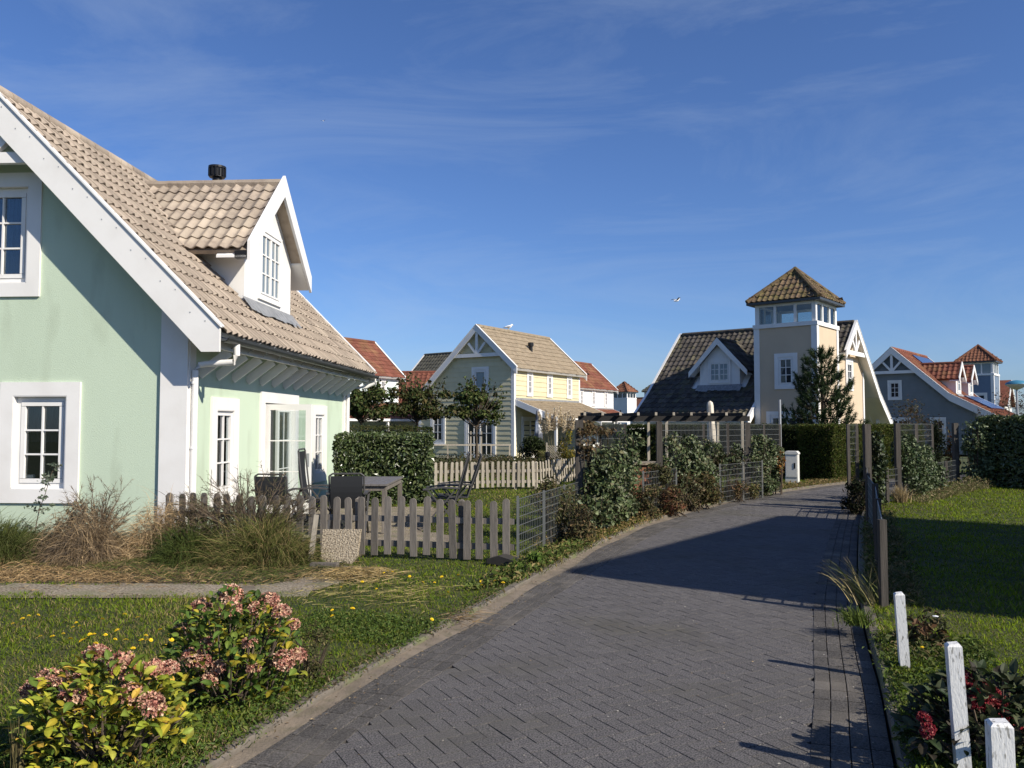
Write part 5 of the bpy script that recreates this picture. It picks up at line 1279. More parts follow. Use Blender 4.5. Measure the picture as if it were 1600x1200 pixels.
def tree(name, label, c, trunk_h, crown_c, crown_r, n, size, cols, clumps=26, stake=False, trunk_r=.05):
    h = thing(name, label, 'tree', (*c, 0)); parts = []; ends = []
    for k in range(clumps):
        d = np.random.default_rng(k * 7 + int(abs(c[0]) * 13)).normal(size=3); d /= np.linalg.norm(d); q = random.uniform(.35, .95)
        cc = np.array([0, 0, crown_c]) + d * q * np.array(crown_r); ends.append(cc)
        f = random.uniform(.65, 1.3); s = random.uniform(.22, .36)
        parts.append(clump(cc, np.array(crown_r) * s, n // clumps, size, [tuple(np.array(x) * f) for x in cols], aspect=.62, up=.1))
    for k in range(17):      # upright shoots standing out of the top
        a = random.uniform(-1, 1); x = crown_r[0] * a * .85; y = random.uniform(-.4, .4) * crown_r[1]; ht = random.uniform(.35, 1.05) * crown_r[2]
        P = np.array([x, y, crown_c + crown_r[2] * .55 * math.sqrt(max(0, 1 - a * a))]) + np.linspace(0, 1, 14)[:, None] * np.array([random.uniform(-.15, .15), 0, ht]) + rng.normal(0, .05, (14, 3))
        parts.append(leaf_arrays(P, size, cols, None, 0, .62)); ends.append(P[-1])
    leaf_obj('crown', parts, 'leaf', h)
    mb = MB(); mb.tube([(0, 0, 0), (.02, 0, trunk_h * .5), (0, .01, trunk_h), (0, 0, crown_c)], [trunk_r * 1.25, trunk_r, trunk_r * .9, trunk_r * .6], 8)
    for e in ends: mb.tube([(0, 0, trunk_h + random.uniform(-.05, .3) * crown_r[2]), tuple(np.array([0, 0, trunk_h]) * .3 + e * .7 - np.array([0, 0, .05])), tuple(e)], [trunk_r * .45, .014, .005], 5)
    mb.build('trunk', 'bark', h)
    if stake:
        for x in (-.22, .2): MB().box(x - .03, x + .03, -.03, .03, 0, 1.45).build('stake', 'woodlight', h)
        MB().box(-.25, .23, -.035, -.02, 1.25, 1.32).build('strap', 'black', h)
    return h
PLANE = [(.045, .072, .02), (.062, .088, .025), (.034, .052, .015), (.09, .105, .03), (.075, .072, .026)]
tree('clipped_tree', 'clipped leafy tree rising at the left, next to the mint house downpipe', (-5.55, 30.5), 1.75, 2.45, (1.4, .9, .72), 2700, .14, PLANE)
tree('clipped_tree', 'middle clipped tree with brown tinged leaves over the laurel hedge', (-3.55, 31.0), 1.75, 2.5, (1.35, .9, .72), 2600, .14, [(.07, .07, .024), (.05, .065, .02), (.09, .07, .028), (.045, .062, .018)])
tree('clipped_tree', 'staked clipped tree in front of the yellow house gable', (-1.42, 33.0), 1.55, 2.45, (1.22, .9, .75), 2500, .14, PLANE, stake=True)

# pine: whorls of branches, each ending in upright bottle-brush shoots
def pine(name, label, c, H):
    h = thing(name, label, 'tree', (*c, 0)); mb = MB(); mb.tube([(0, 0, 0), (.05, 0, H * .5), (0, 0, H)], [.13, .08, .02], 9); SH = []
    nw = 12
    for k in range(nw):
        z = .75 + (H - .95) * k / (nw - 1); f = 1 - (k / (nw - 1)); rad = .28 + 1.12 * f ** .75
        nb = 8 if k < nw - 3 else 4
        for b in range(nb):
            t = b * 2 * math.pi / nb + k * .8 + random.uniform(-.25, .25); rr = rad * random.uniform(.6, 1.25); d = np.array([math.cos(t), math.sin(t), 0])
            p0 = np.array([0, 0, z]); p1 = p0 + d * rr * .55 + [0, 0, -.04 + .05 * (1 - f)]; p2 = p0 + d * rr + [0, 0, .16 + .12 * rr]
            mb.tube([tuple(p0), tuple(p1), tuple(p2)], [.03, .018, .008], 5)
            SH.append((p2, d * .25 + [0, 0, .9], .38))
            for s in range(5):
                q = p0 + (p1 - p0) * random.uniform(.5, 1) if s % 2 else p1 + (p2 - p1) * random.uniform(.1, .8)
                sd = np.array([-d[1], d[0], 0]) * random.choice((-1, 1)); e = q + sd * random.uniform(.12, .34) * rr + d * .15 + [0, 0, .10]
                mb.tube([tuple(q), tuple(e)], [.012, .006], 4); SH.append((e, d * .3 + sd * .3 + [0, 0, .75], random.uniform(.26, .36)))
    SH.append((np.array([0, 0, H - .1]), np.array([0, 0, 1.0]), .55))
    for s in range(4): SH.append((np.array([0, 0, H - .2]), np.array([math.cos(s * 1.6), math.sin(s * 1.6), 1.2]), .36))
    mb.build('trunk', 'bark', h); B = []; D = []; LN = []
    for p, d, ln in SH:
        d = d / np.linalg.norm(d); n = 60; t = rng.random(n)
        B.append(p + d * (t * ln)[:, None] - d * ln * .45); r = rng.normal(size=(n, 3)); D.append(unit(r) * .75 + d * .85); LN.append(.11 + .05 * rng.random(n))
    V, F, Cc = strand_arrays(np.concatenate(B), np.concatenate(D), np.concatenate(LN), .019, [(.026, .048, .018), (.036, .062, .022), (.018, .034, .014), (.055, .08, .03)], droop=.05, segs=1)
    link('crown', arr_mesh('crown', V, F, Cc), 'leaf', h)
pine('pine_tree', 'dark bushy young pine tree in front of the beige tower', (10.85, 29.0), 4.2)

shrub('dark_shrub', 'dark round evergreen shrub under the porch of the yellow house', (.95, 36.3), (1.05, .8, 1.2), 3400, .1, [(.022, .034, .010), (.03, .042, .012), (.015, .024, .008)])
shrub('yellow_shrub', 'golden leaved shrub between pampas grass and the tall trellis post', (2.05, 29.5), (.5, .5, 1.65), 1300, .085, [(.20, .16, .02), (.14, .13, .02), (.09, .10, .02), (.26, .19, .03)])
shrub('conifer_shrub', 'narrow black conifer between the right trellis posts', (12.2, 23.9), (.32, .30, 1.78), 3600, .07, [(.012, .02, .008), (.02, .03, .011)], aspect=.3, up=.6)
shrub('red_shrub', 'orange red leaved shrub behind the right trellis', (11.98, 22.6), (.26, .25, 1.55), 520, .085, [(.24, .08, .02), (.20, .12, .03), (.10, .08, .02)])
def bare_tree(name, label, c, H, spread, n, cols, lsize, leaves, seed=1, tr=.05):
    h = thing(name, label, 'tree', (*c, 0)); mb = MB(); r = random.Random(seed); tips = []
    def grow(p, d, ln, rad, lev):
        q = p + d * ln; m_ = p + d * ln * .5 + Vector((r.gauss(0, .05), r.gauss(0, .05), r.gauss(0, .03))) * ln
        mb.tube([p, m_, q], [rad, rad * .8, rad * .55], 5 if lev else 7, cap=False)
        if lev >= 4: tips.append(q); return
        for k in range(n if lev else n + 2):
            e = (d + Vector((r.gauss(0, spread), r.gauss(0, spread), r.gauss(.12, .3)))).normalized(); grow(p + d * ln * r.uniform(.5, 1), e, ln * r.uniform(.55, .8), rad * .5, lev + 1)
    grow(Vector((0, 0, 0)), Vector((0, 0, 1)), H * .38, tr, 0); mb.build('trunk', 'bark', h)
    if leaves:
        T_ = np.array([tuple(t) for t in tips]); P = T_[rng.integers(0, len(T_), leaves)] + rng.normal(0, .12, (leaves, 3)); leaf_obj('crown', [leaf_arrays(P, lsize, cols, None, 0, .6)], 'leaf', h)
bare_tree('bare_tree', 'thinly leaved dark bush in front of the grey house gable', (14.6, 30.5), 2.7, .62, 3, [(.05, .05, .025), (.07, .045, .025)], .08, 900, 4)
bare_tree('bare_tree', 'brown leafless tree beside the blue tower at the right edge', (26.0, 43.5), 4.3, .5, 3, [(.10, .06, .04), (.07, .05, .03)], .09, 700, 9)

# pampas grass
pm_ = thing('pampas_grass', 'cream plumed pampas grass before the yellow house porch', 'grass', (1.75, 33.6, 0))
n = 900; t = rng.uniform(0, 6.28, n); D = np.stack([np.cos(t) * .5, np.sin(t) * .5, np.ones(n)], 1); B = np.c_[rng.normal(0, .16, (n, 2)), np.zeros(n)]
V, F, C_ = strand_arrays(B, D, 1.3 * rng.uniform(.6, 1.2, n), .02, [(.12, .14, .04), (.18, .17, .06), (.22, .19, .09)], droop=.45, segs=4); link('leaves', arr_mesh('leaves', V, F, C_), 'straw', pm_)
for k in range(26):
    x = -.62 + k * .05 + random.gauss(0, .04); z0 = random.uniform(1.35, 1.75); hh = random.uniform(.45, .7); y = random.gauss(0, .2); lx = x * 1.15
    B = np.array([x, y, z0]) + np.linspace(0, 1, 190)[:, None] * np.array([lx - x + .04, 0, hh]); D = np.stack([rng.normal(0, .5, 190) + .15, rng.normal(0, .5, 190), np.full(190, .6)], 1)
    a = strand_arrays(B, D, (.16 * (1 - .7 * np.linspace(0, 1, 190)) + .04), .032, [(.68, .58, .42), (.76, .67, .50), (.58, .48, .33)], droop=.35, segs=2); st = strand_arrays(np.array([[x * .3, y * .3, 0.]] * 2), np.array([[x * .7, y * .7, z0]] * 2), [z0, z0], .012, [(.35, .3, .15)], droop=0, segs=2)
    leaf_obj('plume', [a, st], 'straw', pm_)
# low heath bed behind the second picket fence
P = np.stack([rng.uniform(-4.6, 2.2, 9000), rng.uniform(24.5, 35.5, 9000)], 1); hz = .34 + .12 * patch(P, .9, 5)
leaf_obj('heath_shrubs', [leaf_arrays(np.c_[P, hz * rng.uniform(.35, 1.1, len(P))], .11, [(.08, .07, .03), (.06, .065, .025), (.11, .08, .045), (.05, .06, .02)], None, 0, .4)], 'leaf', None, 'stuff')

# ------------------------------------------------------------------ ivy and scrub on the trellis
IVY = [(.066, .094, .032), (.09, .122, .046), (.044, .066, .023), (.15, .175, .09), (.075, .092, .038), (.125, .12, .06)]
def ivy(name, label, pts, thick, n, size, cols, blobs, m='ivyleaf', catg='ivy', twig=14):
    """pts: base polyline (2 points); blobs: (s along 0-1, z, radius s, radius z, weight)"""
    a, b = np.array([*pts[0], 0.]), np.array([*pts[1], 0.]); u = b - a; L_ = np.linalg.norm(u); u /= L_; v = np.array([u[1], -u[0], 0])
    h = thing(name, label, catg, tuple(a), 0); parts = []; tw = sum(q[4] for q in blobs); mb = MB()
    for s, z, rs, rz, w_ in blobs:
        k = int(n * w_ / tw); d = unit(rng.normal(size=(k, 3))); q = (rng.random(k) ** .5)[:, None]; d = d * q
        P = u * (s * L_ + d[:, :1] * rs) + v * (d[:, 1:2] * thick) + np.array([0, 0, 1.]) * (z + d[:, 2:] * rz)
        P += .06 * np.sin(P @ rng.normal(size=(3, 3)) * 6); P[:, 2] = np.maximum(P[:, 2], .02)
        nb = v * np.sign(d[:, 1:2] + .3) * .8 + np.array([0, 0, .35])
        parts.append(leaf_arrays(P, size, cols, nb, .45, .72, .15, .25))
        for j in range(max(2, twig // len(blobs))):
            e = u * (s * L_ + random.uniform(-1, 1) * rs * .8) + v * random.uniform(-.8, .8) * thick; mb.tube([tuple(u * (s * L_ + random.uniform(-.3, .3) * rs)), tuple(e * .6 + u * s * L_ * .4 + np.array([0, 0, z * .6])), tuple(e + np.array([0, 0, z + random.uniform(.2, .8) * rz]))], [.012, .009, .004], 5)
    leaf_obj('foliage', parts, m, h); mb.build('stem', 'bark', h)
    return h
ivy('ivy', 'thick ivy bush bulging from the nearest tall trellis onto the road', ((1.35, 13.0), (2.15, 14.7)), .32, 6800, .07, IVY, [(.10, .78, .32, .62, 1.1), (.36, .42, .42, .45, 1.5), (.2, 1.2, .26, .22, .35), (-.12, .35, .22, .35, .4), (.80, .92, .22, .6, .8), (.62, .32, .38, .32, .8), (.85, 1.42, .14, .2, .12), (.4, .85, .3, .3, .4)])
ivy('dead_creeper', 'brown dried creeper hanging from the top of the nearest tall trellis', ((1.2, 13.15), (2.0, 14.7)), .1, 900, .055, [(.10, .07, .035), (.07, .06, .03), (.14, .095, .05)], [(.1, 1.6, .4, .12, 1), (.0, 1.35, .2, .25, .6), (.45, 1.64, .35, .07, .4)], 'leaf')
ivy('ivy', 'dense ivy covering the middle trellis panel along the bend', ((3.05, 16.3), (4.25, 17.7)), .26, 6600, .068, IVY, [(.15, .75, .3, .6, .9), (.5, .95, .38, .5, 1.2), (.82, .62, .34, .5, .8), (.4, .3, .6, .32, 1), (.5, 1.42, .16, .16, .12), (.12, 1.35, .12, .2, .1), (.95, 1.2, .16, .2, .12)])
ivy('ivy', 'ivy sheet on the last trellis panel next to the white cabinet', ((5.6, 19.35), (6.62, 20.62)), .22, 6600, .066, IVY, [(.2, .75, .28, .62, 1), (.5, .95, .36, .5, 1.1), (.85, .7, .24, .62, 1), (.5, .25, .55, .28, .9), (.3, 1.42, .14, .14, .1)])
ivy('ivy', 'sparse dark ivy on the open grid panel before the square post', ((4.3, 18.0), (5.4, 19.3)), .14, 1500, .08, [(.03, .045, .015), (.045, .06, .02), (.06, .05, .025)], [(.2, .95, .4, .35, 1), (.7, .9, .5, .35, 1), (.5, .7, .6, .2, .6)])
ivy('orange_creeper', 'orange autumn creeper spot at the end of the ivy sheet', ((6.5, 20.2), (6.66, 20.45)), .06, 130, .06, [(.26, .12, .03), (.2, .09, .03), (.14, .12, .04)], [(.5, .82, .16, .3, 1)], 'leaf')
ivy('ivy', 'ivy with pale leaves on the tall trellis beside the sunny lawn', ((8.2, 17.5), (10.2, 19.9)), .26, 7000, .07, [(.05, .08, .03), (.08, .11, .045), (.11, .135, .06), (.035, .055, .02)], [(.12, 1.0, .3, .6, 1), (.4, .75, .55, .6, 1.4), (.7, .65, .5, .55, 1.2), (.9, .45, .4, .4, .8), (.5, .25, .9, .3, .9)])
ivy('ivy', 'ivy curtain hanging at the left end of the black hedge', ((11.75, 21.75), (12.4, 21.5)), .25, 1700, .085, [(.08, .11, .05), (.11, .14, .065), (.05, .075, .03)], [(.5, 1.25, .35, .55, 1), (.55, .5, .35, .5, 1)])
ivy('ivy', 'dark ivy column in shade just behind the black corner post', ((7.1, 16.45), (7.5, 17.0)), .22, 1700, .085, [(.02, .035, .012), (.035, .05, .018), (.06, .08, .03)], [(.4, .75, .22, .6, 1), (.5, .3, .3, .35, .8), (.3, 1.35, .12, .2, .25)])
shrub('brown_shrub', 'brown tinged twiggy shrub growing over the low mesh fence by the picket fence', (.62, 12.1), (.5, .55, .92), 1700, .06, [(.10, .09, .04), (.08, .085, .03), (.13, .10, .05), (.065, .075, .028)], stems=22)
shrub('brown_shrub', 'dull brown shrub filling the gap between the trellis panels', (2.75, 15.7), (.6, .5, .95), 2200, .065, [(.10, .09, .042), (.08, .085, .032), (.13, .095, .05), (.07, .075, .03)], stems=18)
shrub('red_stemmed_shrub', 'low reddish brown shrub at the foot of the trellis gap', (2.95, 15.45), (.42, .4, .6), 700, .06, [(.15, .06, .035), (.12, .07, .035), (.13, .10, .045)], stems=14)
shrub('weed_bush', 'olive weed bush at the foot of the middle ivy panel', (3.75, 16.8), (.6, .4, .8), 2000, .06, [(.09, .075, .03), (.06, .065, .022), (.12, .085, .04)], stems=14)
for (x, y, rx, ry, H_, n_, cl_, lab) in ((1.55, 13.35, .3, .3, .45, 500, [(.10, .10, .03), (.16, .12, .05), (.07, .08, .03)], 'low olive weed clump at the foot of the bulging ivy bush'),
        (2.35, 14.75, .4, .35, .75, 1200, [(.09, .085, .035), (.07, .075, .03), (.13, .09, .045)], 'twiggy olive shrub just behind the bulging ivy bush'),
        (3.45, 16.4, .45, .35, .8, 1300, [(.10, .085, .04), (.075, .07, .03), (.14, .095, .05)], 'brown green shrub under the left edge of the middle ivy panel'),
        (4.95, 18.35, .4, .3, .45, 700, [(.14, .10, .05), (.09, .08, .035), (.18, .10, .05)], 'low rusty weeds before the open grid panel'),
        (5.45, 19.0, .3, .3, .4, 500, [(.10, .11, .04), (.15, .12, .05)], 'small green weed clump before the square trellis post'),
        (.95, 11.75, .3, .4, .6, 900, [(.085, .07, .035), (.06, .06, .025), (.13, .09, .045)], 'leggy brown weeds between low mesh fence and road')):
    shrub('weed_clump', lab, (x, y), (rx, ry, H_), n_, .055, cl_, stems=16)
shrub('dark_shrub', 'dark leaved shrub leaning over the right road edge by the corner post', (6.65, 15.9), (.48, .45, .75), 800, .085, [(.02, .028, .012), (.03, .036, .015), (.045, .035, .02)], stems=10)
# weeds and dead grass along the foot of the fences
def verge(name, pl, o0, o1, s0, s1, n, hgt, cols, z, seed, leafy=.4, lsize=.05):
    i = rng.integers(s0, min(s1, len(pl) - 1), n); o = rng.uniform(o0, o1, n)
    t = np.gradient(pl, axis=0); t /= np.linalg.norm(t, axis=1, keepdims=True); nn = np.stack([t[:, 1], -t[:, 0]], 1)
    P = pl[i] + nn[i] * o[:, None] + rng.normal(0, .03, (n, 2)); pv = patch(P, 1.6, seed); P = P[pv > -.6]; n = len(P); pv = pv[pv > -.6]
    k = rng.random(n) < leafy; hz = hgt * (.6 + .4 * np.clip(pv[pv > -9], 0, 1.5))
    A_ = leaf_arrays(np.c_[P[k], z + hz[k] * rng.random(k.sum())], lsize, cols, None, 0, .5, .4)
    m2 = ~k; tt = rng.uniform(0, 6.28, m2.sum()); D = np.stack([np.cos(tt) * .6, np.sin(tt) * .6, np.ones(m2.sum())], 1)
    B_ = strand_arrays(np.c_[P[m2], np.full(m2.sum(), z)], D, hz[m2] * rng.uniform(.5, 1.6, m2.sum()), .009, cols, droop=.45, segs=2)
    leaf_obj(name, [A_, B_], 'leaf', None, 'stuff')
DRYV = [(.28, .20, .085), (.20, .15, .06), (.11, .10, .03), (.08, .10, .025), (.33, .22, .10)]
verge('verge_weeds', Lp, -.95, -.14, 128, 300, 16000, .17, DRYV, .03, 3)
verge('verge_weeds', Lp, -.55, -.18, 96, 132, 2400, .12, [(.07, .10, .02), (.10, .13, .03), (.2, .16, .06)], .04, 4, .6, .06)
verge('kerb_weeds', Lp, -.31, -.13, 30, 140, 4200, .04, [(.075, .10, .025), (.10, .13, .03), (.17, .13, .07), (.12, .09, .05)], .045, 14, .6, .024)
verge('ground_cover', Lp, -1.35, -.20, 44, 84, 26000, .05, [(.065, .105, .02), (.085, .13, .026), (.055, .09, .018), (.12, .14, .03)], .04, 8, .75, .026)
verge('ground_cover', Rp, .06, .75, 42, 80, 16000, .05, [(.065, .10, .018), (.085, .125, .025), (.06, .09, .02), (.11, .13, .03)], .09, 9, .6, .034)
verge('verge_weeds', Rp, .10, .55, 72, 190, 7000, .20, [(.16, .13, .06), (.08, .09, .03), (.22, .17, .08), (.06, .08, .02)], .08, 10, .25)
verge('verge_weeds', resample([(8.0, 17.3), (9.2, 18.7), (10.9, 20.7), (12.0, 21.6)], .1), -.05, .55, 0, 60, 5000, .28, [(.22, .18, .09), (.12, .13, .04), (.30, .24, .13), (.09, .11, .03)], .09, 11, .4)
# tall straw tufts at the right road edge
def tuft(name, label, c, n, ln, cols, lean=(0, 0), spread=.35, w_=.008, z=RZ, droop=.35, catg='grass tuft', r0=.06):
    h = thing(name, label, catg, (*c, z)); t = rng.uniform(0, 6.28, n); q = np.abs(rng.normal(0, spread, n))
    D = np.stack([np.cos(t) * q + lean[0], np.sin(t) * q + lean[1], np.ones(n)], 1); B = np.c_[rng.normal(0, r0, (n, 2)), np.zeros(n)]
    V, F, C_ = strand_arrays(B, D, ln * rng.uniform(.5, 1.15, n), w_, cols, droop=droop, segs=4); link('blades', arr_mesh('blades', V, F, C_), 'straw', h)
    return h
tuft('grass_tuft', 'tall straw grass tuft leaning over the road beside the grey fence post', (3.18, 7.55), 110, .62, [(.30, .25, .11), (.14, .15, .05), (.38, .31, .16)], (-.45, .1), .3)
tuft('grass_tuft', 'green grass tuft between the grey post and the first white post', (2.78, 6.75), 240, .22, [(.09, .13, .025), (.12, .15, .03)], (-.2, 0), .7, .009)
tuft('grass_tuft', 'dead straw tuft in front of the right trellis post', (8.05, 17.25), 260, .55, [(.40, .31, .17), (.30, .23, .12)], (0, 0), .35, .011)
# ------------------------------------------------------------------ flower bed in front of the mint gable
BED_G = [(.075, .095, .022), (.055, .075, .018), (.10, .11, .03)]
STRAW = [(.29, .205, .115), (.20, .14, .078), (.40, .29, .165), (.09, .065, .04), (.16, .125, .09), (.12, .09, .06)]
def mound(name, label, c, r, n, cols, ln=.5, w_=.007, droop=.9, catg='grass', z=LZ, up=1.0, mess=.34):
    h = thing(name, label, catg, (*c, z)); t = rng.uniform(0, 6.28, n); q = rng.random(n) ** .6
    lump = 1 + .22 * np.sin(3 * t + c[0] * 5) + .14 * np.sin(7 * t + c[1])
    B = np.stack([np.cos(t) * q * r[0] * .72 * lump, np.sin(t) * q * r[1] * .72 * lump, r[2] * .72 * lump * (1 - q ** 2) * rng.random(n) ** .7], 1)
    D = np.stack([np.cos(t) * (.3 + .6 * q), np.sin(t) * (.3 + .6 * q), up * np.ones(n)], 1) + rng.normal(0, mess, (n, 3)); droop = droop * rng.uniform(.3, 1.2, (n, 1))
    V, F, C_ = strand_arrays(B, D, ln * rng.uniform(.4, 1.2, n), w_, cols, droop=droop, segs=4); V[:, 2] = np.maximum(V[:, 2], .005)
    link('blades', arr_mesh('blades', V, F, C_), 'straw', h); return h
mound('dry_grass', 'large mound of dead straw coloured grass at the foot of the white corner', (-5.28, 10.3), (.66, .62, .84), 7000, STRAW, .32, .006, mess=.8, up=.6)
mound('dry_grass', 'smaller straw mound spilling beside the white pilaster', (-4.45, 10.6), (.55, .6, .85), 4200, [(.46, .33, .18), (.36, .25, .13), (.54, .40, .23), (.2, .135, .07)], .36, .006, mess=.75, up=.6)
mound('tall_grass', 'green arching grass clump between dry shrub and the pebble slab', (-3.0, 10.1), (.75, .7, .62), 3600, [(.10, .115, .03), (.075, .09, .02), (.14, .13, .045), (.24, .18, .08)], .52)
mound('tall_grass', 'dark green grass clump between the two dry mounds', (-3.95, 10.2), (.5, .6, .50), 2200, [(.05, .07, .018), (.07, .09, .02)], .42)
mound('tall_grass', 'green weedy grass in front of the gable wall, under the ground floor window', (-6.75, 10.5), (1.35, 1.0, .50), 6500, [(.07, .085, .02), (.05, .065, .016), (.10, .105, .035)], .45)
def shrub_twigs(name, label, c, r, n, cols, lcols, ln=.14, seed=1, fol=0, w0=.012):
    h = thing(name, label, 'shrub', (*c, LZ)); mb = MB(); rr = random.Random(seed); B = []; D = []
    for k in range(n):
        t = rr.uniform(0, 6.28); q = rr.random() ** .5; e = Vector((r[0] * q * math.cos(t), r[1] * q * math.sin(t), r[2] * rr.uniform(.55, 1.05) * (1 - .45 * q * q)))
        m_ = Vector((e.x * .45, e.y * .45, e.z * .6)); p0 = Vector((e.x * .08, e.y * .08, 0)); mb.tube([p0, m_, e], [w0, w0 * .6, w0 * .22], 5, cap=False)
        for j in range(7):
            s = rr.uniform(.35, 1); p = m_.lerp(e, (s - .35) / .65); d = ((e - m_).normalized() + Vector((rr.gauss(0, .55), rr.gauss(0, .55), rr.gauss(.1, .4)))).normalized(); l_ = rr.uniform(.08, .24) * r[2] * 1.3; mb.tube([p, p + d * l_], [w0 * .3, w0 * .12], 3, cap=False)
            for s2 in range(12): B.append(p + d * l_ * rr.random()); D.append(d + Vector((rr.gauss(0, .6), rr.gauss(0, .6), rr.gauss(0, .5))))
    mb.build('stem', cols, h, fix=False); B = np.array([tuple(b) for b in B]); D = np.array([tuple(d) for d in D])
    V, F, C_ = strand_arrays(B, D, ln * rng.uniform(.3, 1, len(B)), .006, lcols, droop=.1, segs=1); link('twigs', arr_mesh('twigs', V, F, C_), 'straw', h)
    return h
mat('twig', (.13, .095, .068), .9, col2=(.08, .06, .045), nscale=8)
shrub_twigs('broom_shrub', 'bare twiggy broom shrub sprouting above the large straw mound', (-5.25, 10.6), (.5, .45, .92), 20, 'twig', [(.16, .12, .075), (.10, .08, .05), (.20, .15, .09)], .09, 3)
shrub_twigs('broom_shrub', 'grey brown broom shrub in front of the picket fence and side window', (-3.35, 10.6), (.95, .7, 1.08), 64, 'twig', [(.12, .095, .055), (.085, .07, .042), (.16, .12, .07), (.07, .075, .03)], .10, 5)
shrub_twigs('broom_shrub', 'low dark broom shrub at the foot of the white downpipe', (-4.05, 10.75), (.6, .5, .75), 34, 'twig', [(.085, .07, .042), (.06, .06, .028), (.11, .085, .05)], .10, 6)
def weed(name, label, c, H, lean, seed):
    h = thing(name, label, 'plant', (*c, LZ)); rr = random.Random(seed); mb = MB(); pts = [Vector((lean * H * (k / 6) ** 1.5 + rr.gauss(0, .01), rr.gauss(0, .01), H * k / 6)) for k in range(7)]; mb.tube(pts, [.009, .008, .007, .006, .005, .004, .003], 5)
    P = []
    for k in range(30):
        s = rr.uniform(.2, 1); i = min(int(s * 6), 5); p = pts[i].lerp(pts[i + 1], s * 6 - i); t = rr.uniform(0, 6.28); l_ = .17 * (1.15 - s) + .05; e = p + Vector((math.cos(t) * l_, math.sin(t) * l_, .04)); mb.tube([p, e], [.003, .002], 3)
        for j in range(6): P.append(tuple(p.lerp(e, rr.uniform(.4, 1.1)) + Vector((rr.gauss(0, .018), rr.gauss(0, .018), rr.gauss(0, .018)))))
    mb.build('stem', 'twig', h); leaf_obj('leaves', [leaf_arrays(np.array(P), .055, [(.10, .13, .09), (.075, .10, .06), (.13, .15, .11)], None, 0, .6)], 'leaf', h)
weed('tall_weed', 'tall grey green weed reaching the corner of the gable window surround', (-6.25, 10.9), 1.12, .22, 1)
weed('tall_weed', 'shorter grey green weed below the middle of the gable window', (-6.95, 10.8), .86, -.1, 2)
weed('tall_weed', 'sideways leaning weed between the tall weed and the straw mound', (-6.0, 10.75), .62, .75, 3)
tuft('grass_tuft', 'long pale arching grass stalks at the left picture edge', (-6.75, 9.6), 22, .95, [(.42, .36, .2), (.3, .3, .14)], (.35, -.2), .3, .007, LZ, .55)
# matted bed vegetation and straw litter
Q = np.stack([rng.uniform(-9, -1.9, 30000), rng.uniform(8.7, 11.9, 30000)], 1); Q = Q[inpoly(Q, PATHBED)]; pv = patch(Q, 1.2, 21)
tt = rng.uniform(0, 6.28, len(Q)); bk = (Q[:, 1] - 8.7) / 3
D = np.stack([np.cos(tt), np.sin(tt), .25 + .7 * rng.random(len(Q))], 1)
gmix = (pv + (bk - .35) * 2.4 + rng.normal(0, .5, len(Q))) > .2
a1 = strand_arrays(np.c_[Q[gmix], np.full(gmix.sum(), LZ)], D[gmix], .16 * rng.uniform(.4, 1.5, gmix.sum()), .009, BED_G + [(.2, .15, .07)], droop=.4, segs=3)
a2 = strand_arrays(np.c_[Q[~gmix], np.full((~gmix).sum(), LZ + .01)], D[~gmix], .15 * rng.uniform(.4, 1.5, (~gmix).sum()), .008, [(.30, .20, .095), (.22, .145, .065), (.38, .26, .13), (.12, .085, .045)], droop=.5, segs=2)
for a in (a1, a2): a[0][:, 2] = np.maximum(a[0][:, 2], LZ + .004)
leaf_obj('bed_grass', [a1, a2], 'straw', None, 'stuff')
def hay(name, cx_, cy_, rx, ry, n, cols, hh):
    Pq = np.stack([cx_ + rng.normal(0, rx * .5, n), cy_ + rng.normal(0, ry * .5, n)], 1); t = rng.uniform(0, 6.28, n); g_ = np.exp(-((Pq[:, 0] - cx_) / rx) ** 2 - ((Pq[:, 1] - cy_) / ry) ** 2)
    leaf_obj(name, [strand_arrays(np.c_[Pq, LZ + .02 + hh * g_ * rng.random(n)], np.stack([np.cos(t), np.sin(t), rng.normal(0, .12, n)], 1), .16 * rng.uniform(.4, 1.4, n), .006, cols, droop=.1, segs=2)], 'straw', None, 'stuff')
hay('hay', -1.75, 9.15, .42, .35, 1500, [(.36, .25, .11), (.28, .20, .09), (.42, .32, .16), (.2, .16, .06)], .07)
hay('hay', -1.3, 8.2, .9, .7, 420, [(.30, .25, .10), (.24, .2, .08)], .02)
hay('hay', -5.2, 8.45, 3.6, .30, 260, [(.30, .2, .1), (.22, .15, .07), (.36, .27, .14)], .012)
hay('hay', -.40, 7.15, .16, .22, 70, [(.24, .17, .09), (.16, .11, .06)], .01)
# crumbs of dead leaves along the left kerb and on the paving
k = 260; i = rng.integers(38, 150, k); nn_ = offset(Lp, 1) - Lp
Pq = Lp[i] + nn_[i] * rng.normal(-.02, .09, k)[:, None]
k2 = 420; i2 = rng.integers(38, 120, k2); ww = (Rp[np.minimum(i2, len(Rp) - 1)] - Lp[i2]); Pr = Lp[i2] + ww * rng.uniform(.05, 1, k2)[:, None]
leaf_obj('leaf_litter', [leaf_arrays(np.c_[Pq, rng.uniform(.008, .02, k)], .020, [(.26, .19, .11), (.2, .14, .08), (.34, .26, .15)], np.array([0, 0, 1.]), .8, .5), leaf_arrays(np.c_[Pr, np.full(k2, .007)], .013, [(.42, .38, .31), (.5, .47, .40), (.3, .22, .12)], np.array([0, 0, 1.]), .9, .7)], 'leaf', None, 'stuff')

